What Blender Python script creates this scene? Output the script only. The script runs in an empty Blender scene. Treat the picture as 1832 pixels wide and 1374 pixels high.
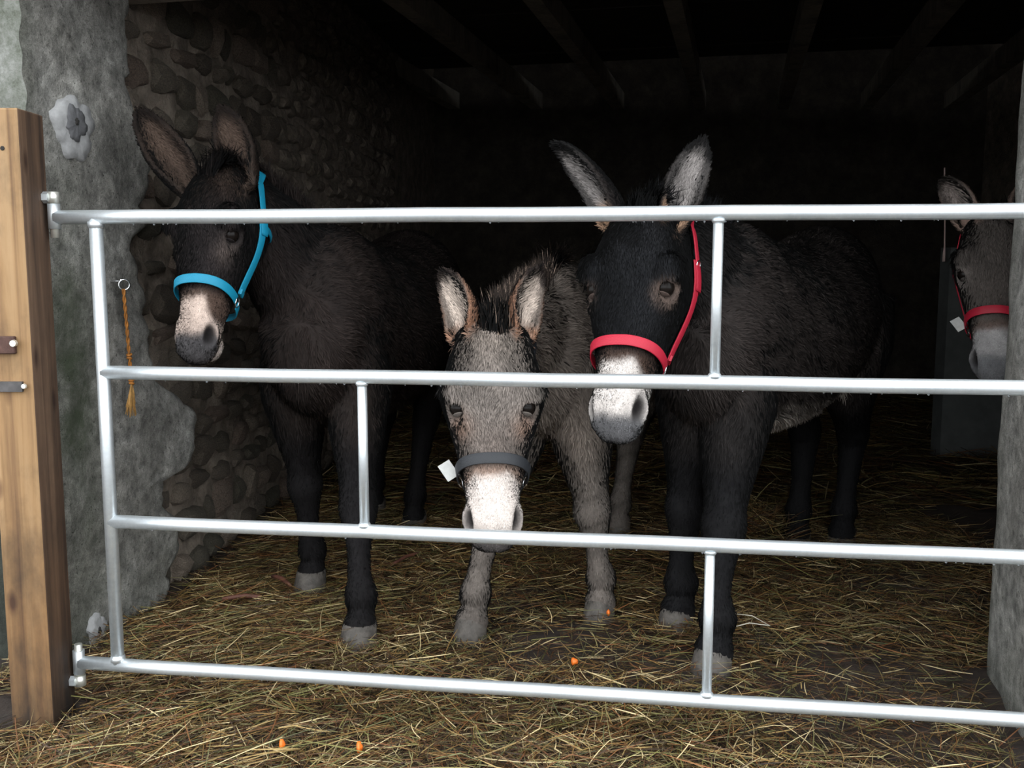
import bpy, bmesh, math, random
import numpy as np
from mathutils import Vector, Matrix
from mathutils.bvhtree import BVHTree
from mathutils.kdtree import KDTree

SC = bpy.context.scene
COL = SC.collection
random.seed(7)
RNG = np.random.default_rng(11)

# ------------------------------------------------------------------ camera, sky, exposure
FPX = 1780.0
PITCH = math.radians(7.05)
EYE = np.array([0.0, 0.0, 1.05])
cam_d = bpy.data.cameras.new('camera')
cam_d.sensor_fit = 'HORIZONTAL'
cam_d.sensor_width = 36.0
cam_d.lens = FPX / 1832.0 * 36.0
cam_d.clip_start = 0.05
cam = bpy.data.objects.new('camera', cam_d)
COL.objects.link(cam)
cam.location = EYE
cam.rotation_euler = (math.pi / 2 - PITCH, 0, 0)
SC.camera = cam

world = bpy.data.worlds.new('overcast_sky')
SC.world = world
world.use_nodes = True
wn = world.node_tree.nodes
bg = wn['Background']
bg.inputs['Color'].default_value = (0.93, 0.97, 1.0, 1)
bg.inputs['Strength'].default_value = 2.0

SC.view_settings.view_transform = 'Standard'
SC.view_settings.look = 'None'
SC.view_settings.gamma = 1.0
SC.view_settings.use_curve_mapping = False
SC.view_settings.exposure = 1.0


def at(px, py, d):
    """photo pixel + distance along the optical axis -> point in the place (metres)"""
    x = (px - 916.0) / FPX * d
    yc = (687.0 - py) / FPX * d
    c, s = math.cos(PITCH), math.sin(PITCH)
    return np.array([x, d * c + yc * s, EYE[2] + yc * c - d * s])


# ------------------------------------------------------------------ material helpers
def new_mat(name):
    m = bpy.data.materials.new(name)
    m.use_nodes = True
    nt = m.node_tree
    return m, nt, nt.nodes['Principled BSDF']


def nd(nt, kind, **kw):
    n = nt.nodes.new(kind)
    for k, v in kw.items():
        setattr(n, k, v)
    return n


def ramp(nt, fac, stops):
    r = nd(nt, 'ShaderNodeValToRGB')
    el = r.color_ramp.elements
    while len(el) < len(stops):
        el.new(0.5)
    for e, (p, c) in zip(el, stops):
        e.position = p
        e.color = (c[0], c[1], c[2], 1) if not isinstance(c, (int, float)) else (c, c, c, 1)
    nt.links.new(fac, r.inputs['Fac'])
    return r.outputs['Color']


def noise(nt, scale, detail=6, rough=0.6, vec=None, dist=0.0):
    n = nd(nt, 'ShaderNodeTexNoise')
    n.inputs['Scale'].default_value = scale
    n.inputs['Detail'].default_value = detail
    n.inputs['Roughness'].default_value = rough
    n.inputs['Distortion'].default_value = dist
    if vec is not None:
        nt.links.new(vec, n.inputs['Vector'])
    return n.outputs['Fac']


def mix(nt, fac, a, b, mode='MIX'):
    m = nd(nt, 'ShaderNodeMix', data_type='RGBA', blend_type=mode)
    for sock, v in ((m.inputs['Factor'], fac), (m.inputs['A'], a), (m.inputs['B'], b)):
        if isinstance(v, bpy.types.NodeSocket):
            nt.links.new(v, sock)
        elif isinstance(v, (int, float)):
            sock.default_value = v
        else:
            sock.default_value = (v[0], v[1], v[2], 1)
    return m.outputs['Result']


def bump(nt, bsdf, height, strength=0.3, distance=0.01):
    b = nd(nt, 'ShaderNodeBump')
    b.inputs['Strength'].default_value = strength
    b.inputs['Distance'].default_value = distance
    nt.links.new(height, b.inputs['Height'])
    nt.links.new(b.outputs['Normal'], bsdf.inputs['Normal'])


def coords(nt, scale=(1, 1, 1), kind='Object'):
    tc = nd(nt, 'ShaderNodeTexCoord')
    mp = nd(nt, 'ShaderNodeMapping')
    mp.inputs['Scale'].default_value = scale
    nt.links.new(tc.outputs[kind], mp.inputs['Vector'])
    return mp.outputs['Vector']


def simple_mat(name, col, rough=0.7, metal=0.0, nscale=None, var=0.3, bumps=0.0):
    m, nt, b = new_mat(name)
    b.inputs['Roughness'].default_value = rough
    b.inputs['Metallic'].default_value = metal
    if nscale:
        v = coords(nt)
        n = noise(nt, nscale, vec=v)
        c = ramp(nt, n, [(0.3, [x * (1 - var) for x in col]), (0.7, [x * (1 + var) for x in col])])
        nt.links.new(c, b.inputs['Base Color'])
        if bumps:
            bump(nt, b, n, bumps)
    else:
        b.inputs['Base Color'].default_value = (*col, 1)
    return m


def mat_render():
    m, nt, b = new_mat('cement_render')
    v = coords(nt)
    n1 = noise(nt, 3.0, 8, 0.65, v)
    n2 = noise(nt, 26.0, 6, 0.7, v)
    n3 = noise(nt, 160.0, 3, 0.6, v)
    c1 = ramp(nt, n1, [(0.28, (0.10, 0.094, 0.083)), (0.5, (0.18, 0.174, 0.158)), (0.72, (0.29, 0.285, 0.265))])
    c2 = ramp(nt, n2, [(0.3, 0.4), (0.62, 1.2)])
    c = mix(nt, 1.0, c1, c2, 'MULTIPLY')
    n5 = noise(nt, 7.0, 7, 0.72, v, 0.8)
    c = mix(nt, 1.0, c, ramp(nt, n5, [(0.3, 0.6), (0.5, 1.0), (0.68, 1.45)]), 'MULTIPLY')
    n6 = noise(nt, 48.0, 4, 0.6, v, 0.3)
    c = mix(nt, 0.75, c, ramp(nt, n6, [(0.30, 0.3), (0.37, 1.0), (0.66, 1.0), (0.74, 1.5)]), 'MULTIPLY')
    pits = ramp(nt, n3, [(0.27, 0.25), (0.36, 1.0)])
    n7 = noise(nt, 330.0, 2, 0.5, v)
    c = mix(nt, 0.5, c, ramp(nt, n7, [(0.3, 0.4), (0.7, 1.6)]), 'MULTIPLY')
    c = mix(nt, 0.8, c, pits, 'MULTIPLY')
    # algae on the damp foot and outer arris of the reveal
    sx = nd(nt, 'ShaderNodeSeparateXYZ')
    nt.links.new(v, sx.inputs[0])
    n4 = noise(nt, 5.0, 5, 0.7, v, 0.6)
    at_ = nd(nt, 'ShaderNodeAttribute', attribute_name='algae')
    mul = nd(nt, 'ShaderNodeMath', operation='MULTIPLY')
    nt.links.new(at_.outputs['Fac'], mul.inputs[0])
    nt.links.new(ramp(nt, n4, [(0.3, 0.15), (0.62, 1.0)]), mul.inputs[1])
    c = mix(nt, mul.outputs[0], c, (0.02, 0.032, 0.010))
    nt.links.new(c, b.inputs['Base Color'])
    b.inputs['Roughness'].default_value = 0.92
    ad = nd(nt, 'ShaderNodeMath', operation='ADD')
    nt.links.new(n2, ad.inputs[0])
    nt.links.new(pits, ad.inputs[1])
    bump(nt, b, ad.outputs[0], 0.8, 0.012)
    return m


def mat_lichen():
    m, nt, b = new_mat('weathered_concrete')
    v = coords(nt)
    n1 = noise(nt, 22.0, 8, 0.75, v)
    n2 = noise(nt, 2.2, 5, 0.6, v)
    c = ramp(nt, n1, [(0.28, (0.03, 0.036, 0.016)), (0.42, (0.10, 0.108, 0.085)), (0.58, (0.19, 0.195, 0.175)), (0.75, (0.30, 0.305, 0.285))])
    at_ = nd(nt, 'ShaderNodeAttribute', attribute_name='algae')
    mm = nd(nt, 'ShaderNodeMath', operation='MULTIPLY')
    nt.links.new(at_.outputs['Fac'], mm.inputs[0])
    nt.links.new(ramp(nt, n2, [(0.25, 0.8), (0.6, 1.0)]), mm.inputs[1])
    c = mix(nt, mm.outputs[0], c, ramp(nt, n1, [(0.3, (0.003, 0.004, 0.0025)), (0.7, (0.012, 0.017, 0.008))]))
    nt.links.new(c, b.inputs['Base Color'])
    b.inputs['Roughness'].default_value = 0.95
    bump(nt, b, n1, 0.7, 0.012)
    return m


def mat_stone():
    m, nt, b = new_mat('rubble_stone')
    oi = nd(nt, 'ShaderNodeObjectInfo')
    v = coords(nt)
    n1 = noise(nt, 22.0, 7, 0.7, v)
    base = ramp(nt, oi.outputs['Random'], [(0.0, (0.09, 0.07, 0.052)), (0.3, (0.17, 0.138, 0.108)), (0.55, (0.075, 0.068, 0.048)),
                                           (0.8, (0.28, 0.22, 0.172)), (1.0, (0.13, 0.09, 0.07))])
    c = mix(nt, 1.0, base, ramp(nt, n1, [(0.3, 0.35), (0.7, 1.5)]), 'MULTIPLY')
    nt.links.new(c, b.inputs['Base Color'])
    b.inputs['Roughness'].default_value = 0.9
    bump(nt, b, n1, 0.8, 0.02)
    return m


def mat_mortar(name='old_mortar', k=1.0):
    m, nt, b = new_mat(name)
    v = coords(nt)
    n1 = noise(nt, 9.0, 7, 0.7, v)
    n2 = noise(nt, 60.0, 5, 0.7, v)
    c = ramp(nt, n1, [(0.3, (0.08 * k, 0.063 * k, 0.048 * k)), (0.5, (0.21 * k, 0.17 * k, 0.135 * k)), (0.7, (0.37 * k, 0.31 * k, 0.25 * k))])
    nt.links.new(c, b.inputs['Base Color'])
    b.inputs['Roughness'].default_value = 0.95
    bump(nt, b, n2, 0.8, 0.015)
    return m


def mat_wood(name, dark, mid, light, zs=1.2, xs=38.0, knots=True):
    m, nt, b = new_mat(name)
    v = coords(nt, (xs, xs, zs))
    n1 = noise(nt, 1.0, 8, 0.6, v, 0.5)
    c = ramp(nt, n1, [(0.28, dark), (0.5, mid), (0.72, light)])
    v2 = coords(nt, (3, 3, 1.6))
    n2 = noise(nt, 2.0, 6, 0.65, v2)
    c = mix(nt, 1.0, c, ramp(nt, n2, [(0.3, 0.42), (0.52, 1.0), (0.75, 1.15)]), 'MULTIPLY')
    if knots:
        vo = nd(nt, 'ShaderNodeTexVoronoi')
        vo.inputs['Scale'].default_value = 1.0
        nt.links.new(coords(nt, (11, 11, 4.5)), vo.inputs['Vector'])
        c = mix(nt, 1.0, c, ramp(nt, vo.outputs['Distance'], [(0.05, (0.3, 0.2, 0.15)), (0.16, (1, 1, 1))]), 'MULTIPLY')
    nt.links.new(c, b.inputs['Base Color'])
    b.inputs['Roughness'].default_value = 0.72
    bump(nt, b, n1, 0.35, 0.004)
    return m


def mat_galv():
    m, nt, b = new_mat('galvanised_steel')
    v = coords(nt)
    n1 = noise(nt, 45.0, 5, 0.7, v)
    n2 = noise(nt, 8.0, 4, 0.6, v)
    c = mix(nt, 0.5, ramp(nt, n1, [(0.3, (0.46, 0.50, 0.53)), (0.7, (0.78, 0.82, 0.84))]),
            ramp(nt, n2, [(0.3, (0.55, 0.59, 0.61)), (0.7, (0.76, 0.80, 0.82))]))
    nt.links.new(c, b.inputs['Base Color'])
    b.inputs['Metallic'].default_value = 0.75
    r = ramp(nt, n1, [(0.3, 0.5), (0.7, 0.36)])
    nt.links.new(r, b.inputs['Roughness'])
    bump(nt, b, n1, 0.12, 0.002)
    return m


def mat_attr(name, rough=0.8, spec=0.25, nattr=None, noise_scale=None, var=(0.75, 1.25)):
    m, nt, b = new_mat(name)
    a = nd(nt, 'ShaderNodeAttribute', attribute_name='col')
    c = a.outputs['Color']
    if noise_scale:
        n = noise(nt, noise_scale, 5, 0.7, coords(nt))
        c = mix(nt, 1.0, c, ramp(nt, n, [(0.3, var[0]), (0.7, var[1])]), 'MULTIPLY')
        bump(nt, b, n, 0.25, 0.006)
    nt.links.new(c, b.inputs['Base Color'])
    b.inputs['Roughness'].default_value = rough
    b.inputs['Specular IOR Level'].default_value = spec
    if nattr:
        an = nd(nt, 'ShaderNodeAttribute', attribute_name=nattr)
        nt.links.new(an.outputs['Vector'], b.inputs['Normal'])
    return m


def mat_web(name, col):
    m, nt, b = new_mat(name)
    v = coords(nt)
    w = nd(nt, 'ShaderNodeTexWave', wave_type='BANDS', bands_direction='DIAGONAL')
    w.inputs['Scale'].default_value = 160
    nt.links.new(v, w.inputs['Vector'])
    c = mix(nt, 1.0, col, ramp(nt, w.outputs['Fac'], [(0, 0.8), (1, 1.1)]), 'MULTIPLY')
    nt.links.new(c, b.inputs['Base Color'])
    b.inputs['Roughness'].default_value = 0.6
    bump(nt, b, w.outputs['Fac'], 0.2, 0.001)
    return m


def damp_foot(m, z0, z1):
    nt = m.node_tree
    b = nt.nodes['Principled BSDF']
    old = b.inputs['Base Color'].links[0].from_socket
    v = coords(nt)
    sx = nd(nt, 'ShaderNodeSeparateXYZ')
    nt.links.new(v, sx.inputs[0])
    n = noise(nt, 6.0, 6, 0.7, coords(nt, (3, 3, 0.7)))
    ad = nd(nt, 'ShaderNodeMath', operation='MULTIPLY_ADD')
    nt.links.new(n, ad.inputs[0])
    ad.inputs[1].default_value = 0.5
    nt.links.new(sx.outputs['Z'], ad.inputs[2])
    c = mix(nt, 1.0, old, ramp(nt, ad.outputs[0], [(z0, (0.13, 0.12, 0.11)), (z1, (0.75, 0.68, 0.6)), (min(z1 + 0.4, 1.0), (1, 1, 1))]), 'MULTIPLY')
    nt.links.new(c, b.inputs['Base Color'])


M = {
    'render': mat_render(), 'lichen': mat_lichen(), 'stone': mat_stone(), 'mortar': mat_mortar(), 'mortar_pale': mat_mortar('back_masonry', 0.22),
    'patch': simple_mat('pale_filler', (0.3, 0.3, 0.3), 0.9, 0, 40, 0.2, 0.3), 'patch_grey': simple_mat('grey_cement', (0.10, 0.10, 0.105), 0.9, 0, 60, 0.2, 0.3),
    'hole': simple_mat('dark_cavity', (0.02, 0.018, 0.016), 0.95),
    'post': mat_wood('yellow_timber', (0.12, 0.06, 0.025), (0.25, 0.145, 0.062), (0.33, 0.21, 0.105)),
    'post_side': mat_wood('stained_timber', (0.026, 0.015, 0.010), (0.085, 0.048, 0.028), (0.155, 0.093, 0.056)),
    'joist': mat_wood('old_joist_timber', (0.32, 0.29, 0.24), (0.45, 0.41, 0.35), (0.55, 0.5, 0.43), knots=False),
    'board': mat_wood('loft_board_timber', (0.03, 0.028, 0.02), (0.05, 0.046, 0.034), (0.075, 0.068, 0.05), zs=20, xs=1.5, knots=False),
    'galv': mat_galv(), 'zinc': simple_mat('zinc_plate', (0.72, 0.72, 0.66), 0.35, 0.7, 30, 0.15),
    'rust': simple_mat('rusty_iron', (0.075, 0.038, 0.03), 0.7, 0.4, 30, 0.5, 0.3),
    'iron': simple_mat('grey_iron', (0.09, 0.085, 0.085), 0.6, 0.6, 40, 0.3),
    'chrome': simple_mat('bright_ring', (0.75, 0.76, 0.78), 0.22, 1.0),
    'twine': simple_mat('orange_twine', (0.34, 0.13, 0.02), 0.75, 0, 60, 0.35),
    'twine_end': simple_mat('frayed_twine', (0.42, 0.23, 0.07), 0.8, 0, 60, 0.3),
    'mud': simple_mat('trodden_dung_floor', (0.024, 0.0155, 0.011), 0.85, 0, 14, 0.45, 0.8),
    'straw': mat_attr('straw', 0.65, 0.3), 'coat': mat_attr('coat_hair', 0.75, 0.12, 'sn'), 'skin': mat_attr('donkey_hide', 0.85, 0.2, None, 70.0),
    'hoof': simple_mat('hoof_horn', (0.075, 0.066, 0.057), 0.75, 0, 30, 0.5, 0.5),
    'cyan': mat_web('cyan_webbing', (0.0, 0.22, 0.36)), 'red': mat_web('red_webbing', (0.42, 0.008, 0.03)), 'black': mat_web('black_webbing', (0.016, 0.018, 0.022)),
    'tag': simple_mat('white_label', (0.5, 0.5, 0.48), 0.6, 0, 90, 0.12),
    'carrot': simple_mat('carrot', (0.75, 0.16, 0.015), 0.5, 0, 40, 0.2), 'stick': simple_mat('red_bark_stick', (0.11, 0.04, 0.024), 0.7, 0, 40, 0.3),
    'pale_straw': simple_mat('bleached_stalk', (0.6, 0.56, 0.46), 0.7, 0, 60, 0.2),
    'sliver': simple_mat('pale_sliver', (0.75, 0.55, 0.5), 0.8), 'block': simple_mat('grey_blockwork', (0.085, 0.09, 0.087), 0.9, 0, 10, 0.2, 0.3),
    'yard': simple_mat('yard_mud', (0.04, 0.033, 0.027), 0.85, 0, 4, 0.4, 0.6),
}
damp_foot(M['post'], 0.27, 0.5)
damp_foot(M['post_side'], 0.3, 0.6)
m, nt, b = new_mat('donkey_eye')
b.inputs['Base Color'].default_value = (0.008, 0.006, 0.005, 1)
b.inputs['Roughness'].default_value = 0.25
b.inputs['Specular IOR Level'].default_value = 0.12
M['eye'] = m
m, nt, b = new_mat('water')
b.inputs['Base Color'].default_value = (0.9, 0.95, 1, 1)
b.inputs['Roughness'].default_value = 0.05
b.inputs['Transmission Weight'].default_value = 0.9
b.inputs['IOR'].default_value = 1.33
M['water'] = m


# ------------------------------------------------------------------ object helpers
def tag(o, label=None, cat=None, group=None, kind=None):
    if label: o['label'] = label
    if cat: o['category'] = cat
    if group: o['group'] = group
    if kind: o['kind'] = kind
    return o


def empty(name, loc):
    o = bpy.data.objects.new(name, None)
    COL.objects.link(o)
    o.location = loc
    return o


def link_mesh(name, me, mat, parent=None, origin=None, smooth=False):
    o = bpy.data.objects.new(name, me)
    COL.objects.link(o)
    for mm in (mat if isinstance(mat, (list, tuple)) else [mat]):
        me.materials.append(mm)
    if parent is not None:
        o.parent = parent
    if origin is not None:
        o.location = origin
    if smooth:
        me.polygons.foreach_set('use_smooth', [True] * len(me.polygons))
    return o


def wpos(o):
    p = np.array(o.location)
    while o.parent:
        o = o.parent
        p = p + np.array(o.location)
    return p


def mesh_np(name, V, F, mat, parent=None, smooth=True, attrs=None, uvcol=None):
    """V in world coordinates; F list/array of polygons; localised under parent (only translations used)."""
    V = np.asarray(V, float)
    off = wpos(parent) if parent is not None else np.zeros(3)
    me = bpy.data.meshes.new(name)
    F = F if isinstance(F, list) else np.asarray(F)
    if isinstance(F, np.ndarray) and len(V) > 2000:
        k = F.shape[1]
        me.vertices.add(len(V))
        me.vertices.foreach_set('co', (V - off).astype(np.float32).ravel())
        me.loops.add(F.size)
        me.loops.foreach_set('vertex_index', F.astype(np.int32).ravel())
        me.polygons.add(len(F))
        me.polygons.foreach_set('loop_start', np.arange(0, F.size, k, dtype=np.int32))
        me.update(calc_edges=True)
    else:
        me.from_pydata((V - off).tolist(), [], [list(map(int, f)) for f in F])
        me.update()
    if attrs:
        for an, (typ, arr) in attrs.items():
            a = me.attributes.new(an, typ, 'POINT')
            key = {'FLOAT_COLOR': 'color', 'FLOAT_VECTOR': 'vector', 'FLOAT': 'value'}[typ]
            a.data.foreach_set(key, np.asarray(arr, np.float32).ravel())
    return link_mesh(name, me, mat, parent, None, smooth)


def unit(v):
    v = np.asarray(v, float)
    return v / (np.linalg.norm(v) + 1e-12)


def box_vf(c, ax, half):
    c = np.asarray(c, float)
    V = []
    for i in (-1, 1):
        for j in (-1, 1):
            for k in (-1, 1):
                V.append(c + ax[0] * half[0] * i + ax[1] * half[1] * j + ax[2] * half[2] * k)
    F = [(0, 1, 3, 2), (4, 6, 7, 5), (0, 4, 5, 1), (2, 3, 7, 6), (0, 2, 6, 4), (1, 5, 7, 3)]
    return V, F


AX = (np.array([1., 0, 0]), np.array([0, 1., 0]), np.array([0, 0, 1.]))


class MB:
    def __init__(self):
        self.V, self.F = [], []

    def add(self, V, F):
        n = len(self.V)
        self.V += [np.asarray(v, float) for v in V]
        self.F += [tuple(i + n for i in f) for f in F]
        return self

    def box(self, c, half, ax=AX):
        return self.add(*box_vf(c, ax, half))

    def tube(self, pts, rad, n=12, cap=True):
        pts = [np.asarray(p, float) for p in pts]
        rad = rad if hasattr(rad, '__len__') else [rad] * len(pts)
        V, F = [], []
        prev = None
        for i, p in enumerate(pts):
            t = unit(pts[min(i + 1, len(pts) - 1)] - pts[max(i - 1, 0)])
            ref = prev if prev is not None else (AX[2] if abs(t[2]) < 0.9 else AX[0])
            s = unit(ref - t * np.dot(ref, t))
            prev = s
            u = np.cross(t, s)
            for k in range(n):
                a = 2 * math.pi * k / n
                V.append(p + rad[i] * (math.cos(a) * s + math.sin(a) * u))
        for i in range(len(pts) - 1):
            for k in range(n):
                F.append((i * n + k, i * n + (k + 1) % n, (i + 1) * n + (k + 1) % n, (i + 1) * n + k))
        if cap:
            F.append(tuple(range(n))[::-1])
            F.append(tuple((len(pts) - 1) * n + k for k in range(n)))
        return self.add(V, F)

    def torus(self, c, ax1, ax2, R, r, n=20, m=8):
        V, F = [], []
        ax3 = np.cross(ax1, ax2)
        for i in range(n):
            a = 2 * math.pi * i / n
            d = ax1 * math.cos(a) + ax2 * math.sin(a)
            for k in range(m):
                b_ = 2 * math.pi * k / m
                V.append(np.asarray(c) + d * (R + r * math.cos(b_)) + ax3 * r * math.sin(b_))
        for i in range(n):
            for k in range(m):
                F.append((i * m + k, ((i + 1) % n) * m + k, ((i + 1) % n) * m + (k + 1) % m, i * m + (k + 1) % m))
        return self.add(V, F)

    def build(self, name, mat, parent=None, smooth=False, auto=True):
        V = np.array(self.V)
        off = wpos(parent) if parent is not None else np.zeros(3)
        me = bpy.data.meshes.new(name)
        me.from_pydata((V - off).tolist(), [], self.F)
        bm = bmesh.new()
        bm.from_mesh(me)
        bmesh.ops.recalc_face_normals(bm, faces=bm.faces)
        bm.to_mesh(me)
        bm.free()
        me.update()
        o = link_mesh(name, me, mat, parent, None, smooth)
        if smooth and auto:
            for p in me.polygons:
                if len(p.vertices) > 4:
                    p.use_smooth = False
        return o


def bevel_mesh(o, w=0.004, seg=2):
    bm = bmesh.new()
    bm.from_mesh(o.data)
    bmesh.ops.bevel(bm, geom=bm.edges[:], offset=w, segments=seg, affect='EDGES', profile=0.5)
    bm.to_mesh(o.data)
    bm.free()


def vnoise(x, y, z=0.0, seed=0):
    """cheap smooth pseudo-noise, about -1..1"""
    s = seed * 1.37
    return (np.sin(x * 1.7 + y * 2.3 + z * 1.1 + s) + np.sin(x * -2.9 + y * 1.3 - z * 2.1 + 2.1 * s) * 0.8 +
            np.sin(x * 4.7 + y * 3.9 + z * 3.3 + 3.7 * s) * 0.5 + np.sin(x * 5.9 - y * 6.7 + z * 5.1 - s) * 0.4) / 2.2


# ------------------------------------------------------------------ the building
ANG = math.radians(12.8)
NI = np.array([math.sin(ANG), math.cos(ANG), 0.0])      # into the shed
EE = np.array([math.cos(ANG), -math.sin(ANG), 0.0])     # along the front, to the right
UP = AX[2]
PA = np.array([-1.196, 2.51, 0.0])                      # outer arris of the left jamb
LINT = 1.79


def ray_plane(px, py, p0, n):
    r = at(px, py, 1.0) - EYE
    t = np.dot(p0 - EYE, n) / np.dot(r, n)
    return EYE + r * t


# floor, uneven trodden bedding ------------------------------------------------
def ground(x, y):
    z = 0.012 * vnoise(x * 2.2, y * 2.2, 0, 3) + 0.008 * vnoise(x * 6, y * 6, 0, 5)
    z = z + 0.015 * np.exp(-((x + 1.15 - 0.09 * (y - 3)) / 0.22) ** 2) * (y > 2.2)      # banked up along the left wall
    z = z - 0.03 * np.clip((2.1 - y) / 0.6, 0, 1)
    return z - 0.014


xs = np.concatenate([np.linspace(-2.4, 3.9, 190)])
ys = np.concatenate([np.linspace(0.6, 4.5, 160), np.linspace(4.6, 9.0, 40)])
GX, GY = np.meshgrid(xs, ys)
GZ = ground(GX, GY)
V = np.stack([GX.ravel(), GY.ravel(), GZ.ravel()], 1)
nx, ny = len(xs), len(ys)
ii = (np.arange(ny - 1)[:, None] * nx + np.arange(nx - 1)[None, :]).ravel()
F = np.stack([ii, ii + 1, ii + 1 + nx, ii + nx], 1)
fl = mesh_np('floor', V, F, M['mud'])
tag(fl, 'dark trodden earth floor under the straw bedding', 'floor', kind='structure')
yd = MB().add([(-14, -14, -0.09), (14, -14, -0.09), (14, 12, -0.09), (-14, 12, -0.09)], [(0, 1, 2, 3)]).build('ground', M['yard'])
tag(yd, 'muddy farmyard ground outside the shed', 'ground', kind='structure')

# left jamb: outer face (lichen) and reveal (cement render with a broken edge) ---
edge_px = [(236, -60), (238, 0), (236, 70), (240, 130), (229, 143), (232, 160), (244, 172), (246, 200), (262, 250), (279, 300), (270, 340), (262, 372),
           (276, 398), (262, 412), (246, 428), (243, 450), (258, 480), (256, 500), (262, 520), (270, 545), (263, 560), (274, 590), (273, 640), (283, 668),
           (296, 690), (325, 708), (340, 722), (356, 735), (357, 770), (352, 812), (346, 832), (326, 846), (304, 858), (300, 880), (303, 905), (326, 930), (330, 965),
           (326, 990), (309, 1010), (305, 1028), (310, 1045), (300, 1075), (298, 1120)]
ev = [ray_plane(px, py, PA, EE) for px, py in edge_px]
ez = np.array([p[2] for p in ev])[::-1]
es = np.array([np.dot(p - PA, NI) for p in ev])[::-1]
NZ, NS = 150, 34
zz = np.linspace(-0.1, LINT + 0.9, NZ)
V, alg, F = [], [], []
for z in zz:
    L = np.interp(z, ez, es) + 0.006 * math.sin(z * 61) + 0.004 * math.sin(z * 143 + 1)
    for k in range(NS):
        u = k / (NS - 1)
        s = u * L
        bulge = 0.006 * vnoise(s * 6, z * 4, 0, 2) + 0.003 * vnoise(s * 19, z * 17, 0, 4)
        thin = -0.02 * max(0.0, (u - 0.93) / 0.07) ** 2
        arr = (0.004 * math.sin(z * 70) + 0.004 * math.sin(z * 23)) * max(0.0, 1 - s / 0.03)
        bulge *= min(1.0, s / 0.05)
        V.append(PA + NI * s + UP * z + EE * (bulge + thin + arr))
        a = math.exp(-((s - 0.13) / 0.09) ** 2) * math.exp(-((z - 0.72) / 0.42) ** 2) * 1.0 + 0.3 * math.exp(-(z / 0.25) ** 2) \
            + 0.35 * math.exp(-(s / 0.05) ** 2)
        alg.append(min(a, 0.85))
for i in range(NZ - 1):
    for k in range(NS - 1):
        a = i * NS + k
        F.append((a, a + 1, a + NS + 1, a + NS))
# back face of the broken edge so the render has thickness
n0 = len(V)
for i in range(NZ):
    V.append(V[i * NS + NS - 1] - EE * 0.05)
    alg.append(0)
for i in range(NZ - 1):
    F.append((i * NS + NS - 1, n0 + i, n0 + i + 1, (i + 1) * NS + NS - 1))
V = np.array(V)
wl = mesh_np('wall_left', V, np.array(F), M['render'], attrs={'algae': ('FLOAT', alg)})
tag(wl, 'left wall of the shed, smooth cement render breaking away to rubble stone', 'wall', kind='structure')

# outer face of the left pier
V, alg, F = [], [], []
NZ2, NX2 = 150, 60
for z in np.linspace(-0.1, LINT + 0.9, NZ2):
    for k in range(NX2):
        s = 1.6 * k / (NX2 - 1)
        b_ = 0.010 * vnoise(s * 9, z * 9, 0, 6) 
        b_ *= min(1.0, s / 0.06)
        V.append(PA - EE * s + UP * z - NI * b_ + EE * (0.004 * math.sin(z * 70) + 0.004 * math.sin(z * 23)) * max(0.0, 1 - s / 0.06))
        alg.append(float(np.clip((1.32 - z) / 0.25, 0, 1)))
for i in range(NZ2 - 1):
    for k in range(NX2 - 1):
        a = i * NX2 + k
        F.append((a + 1, a, a + NX2, a + NX2 + 1))
fo = mesh_np('outer_face', np.array(V), F, M['lichen'], wl, attrs={'algae': ('FLOAT', alg)})

# rubble core behind the render
PB = PA + NI * 0.0 - EE * 0.03
A5 = math.radians(5.0)
PJ = PA + NI * 0.507 - EE * 0.035          # where jamb and stone wall meet
D5 = np.array([math.sin(A5), math.cos(A5), 0])
N5 = np.array([math.cos(A5), -math.sin(A5), 0])   # facing into the shed


def wallpt(s, z, out=0.0):
    """s measured from the outer arris along jamb then stone wall"""
    if s < 0.507:
        return PA + NI * s + EE * (out - 0.035) + UP * z
    return PJ + D5 * (s - 0.507) + N5 * out + UP * z


V, F = [], []
sl = np.concatenate([np.linspace(0.2, 2.6, 100), np.linspace(2.7, 6.2, 30)])
zl = np.linspace(-0.1, 3.3, 100)
for z in zl:
    for s in sl:
        V.append(wallpt(s, z, 0.012 * vnoise(s * 11, z * 11, 0, 8) - 0.012))
for i in range(len(zl) - 1):
    for k in range(len(sl) - 1):
        a = i * len(sl) + k
        F.append((a, a + 1, a + len(sl) + 1, a + len(sl)))
mesh_np('mortar_bed', np.array(V), F, M['mortar'], wl)

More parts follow.
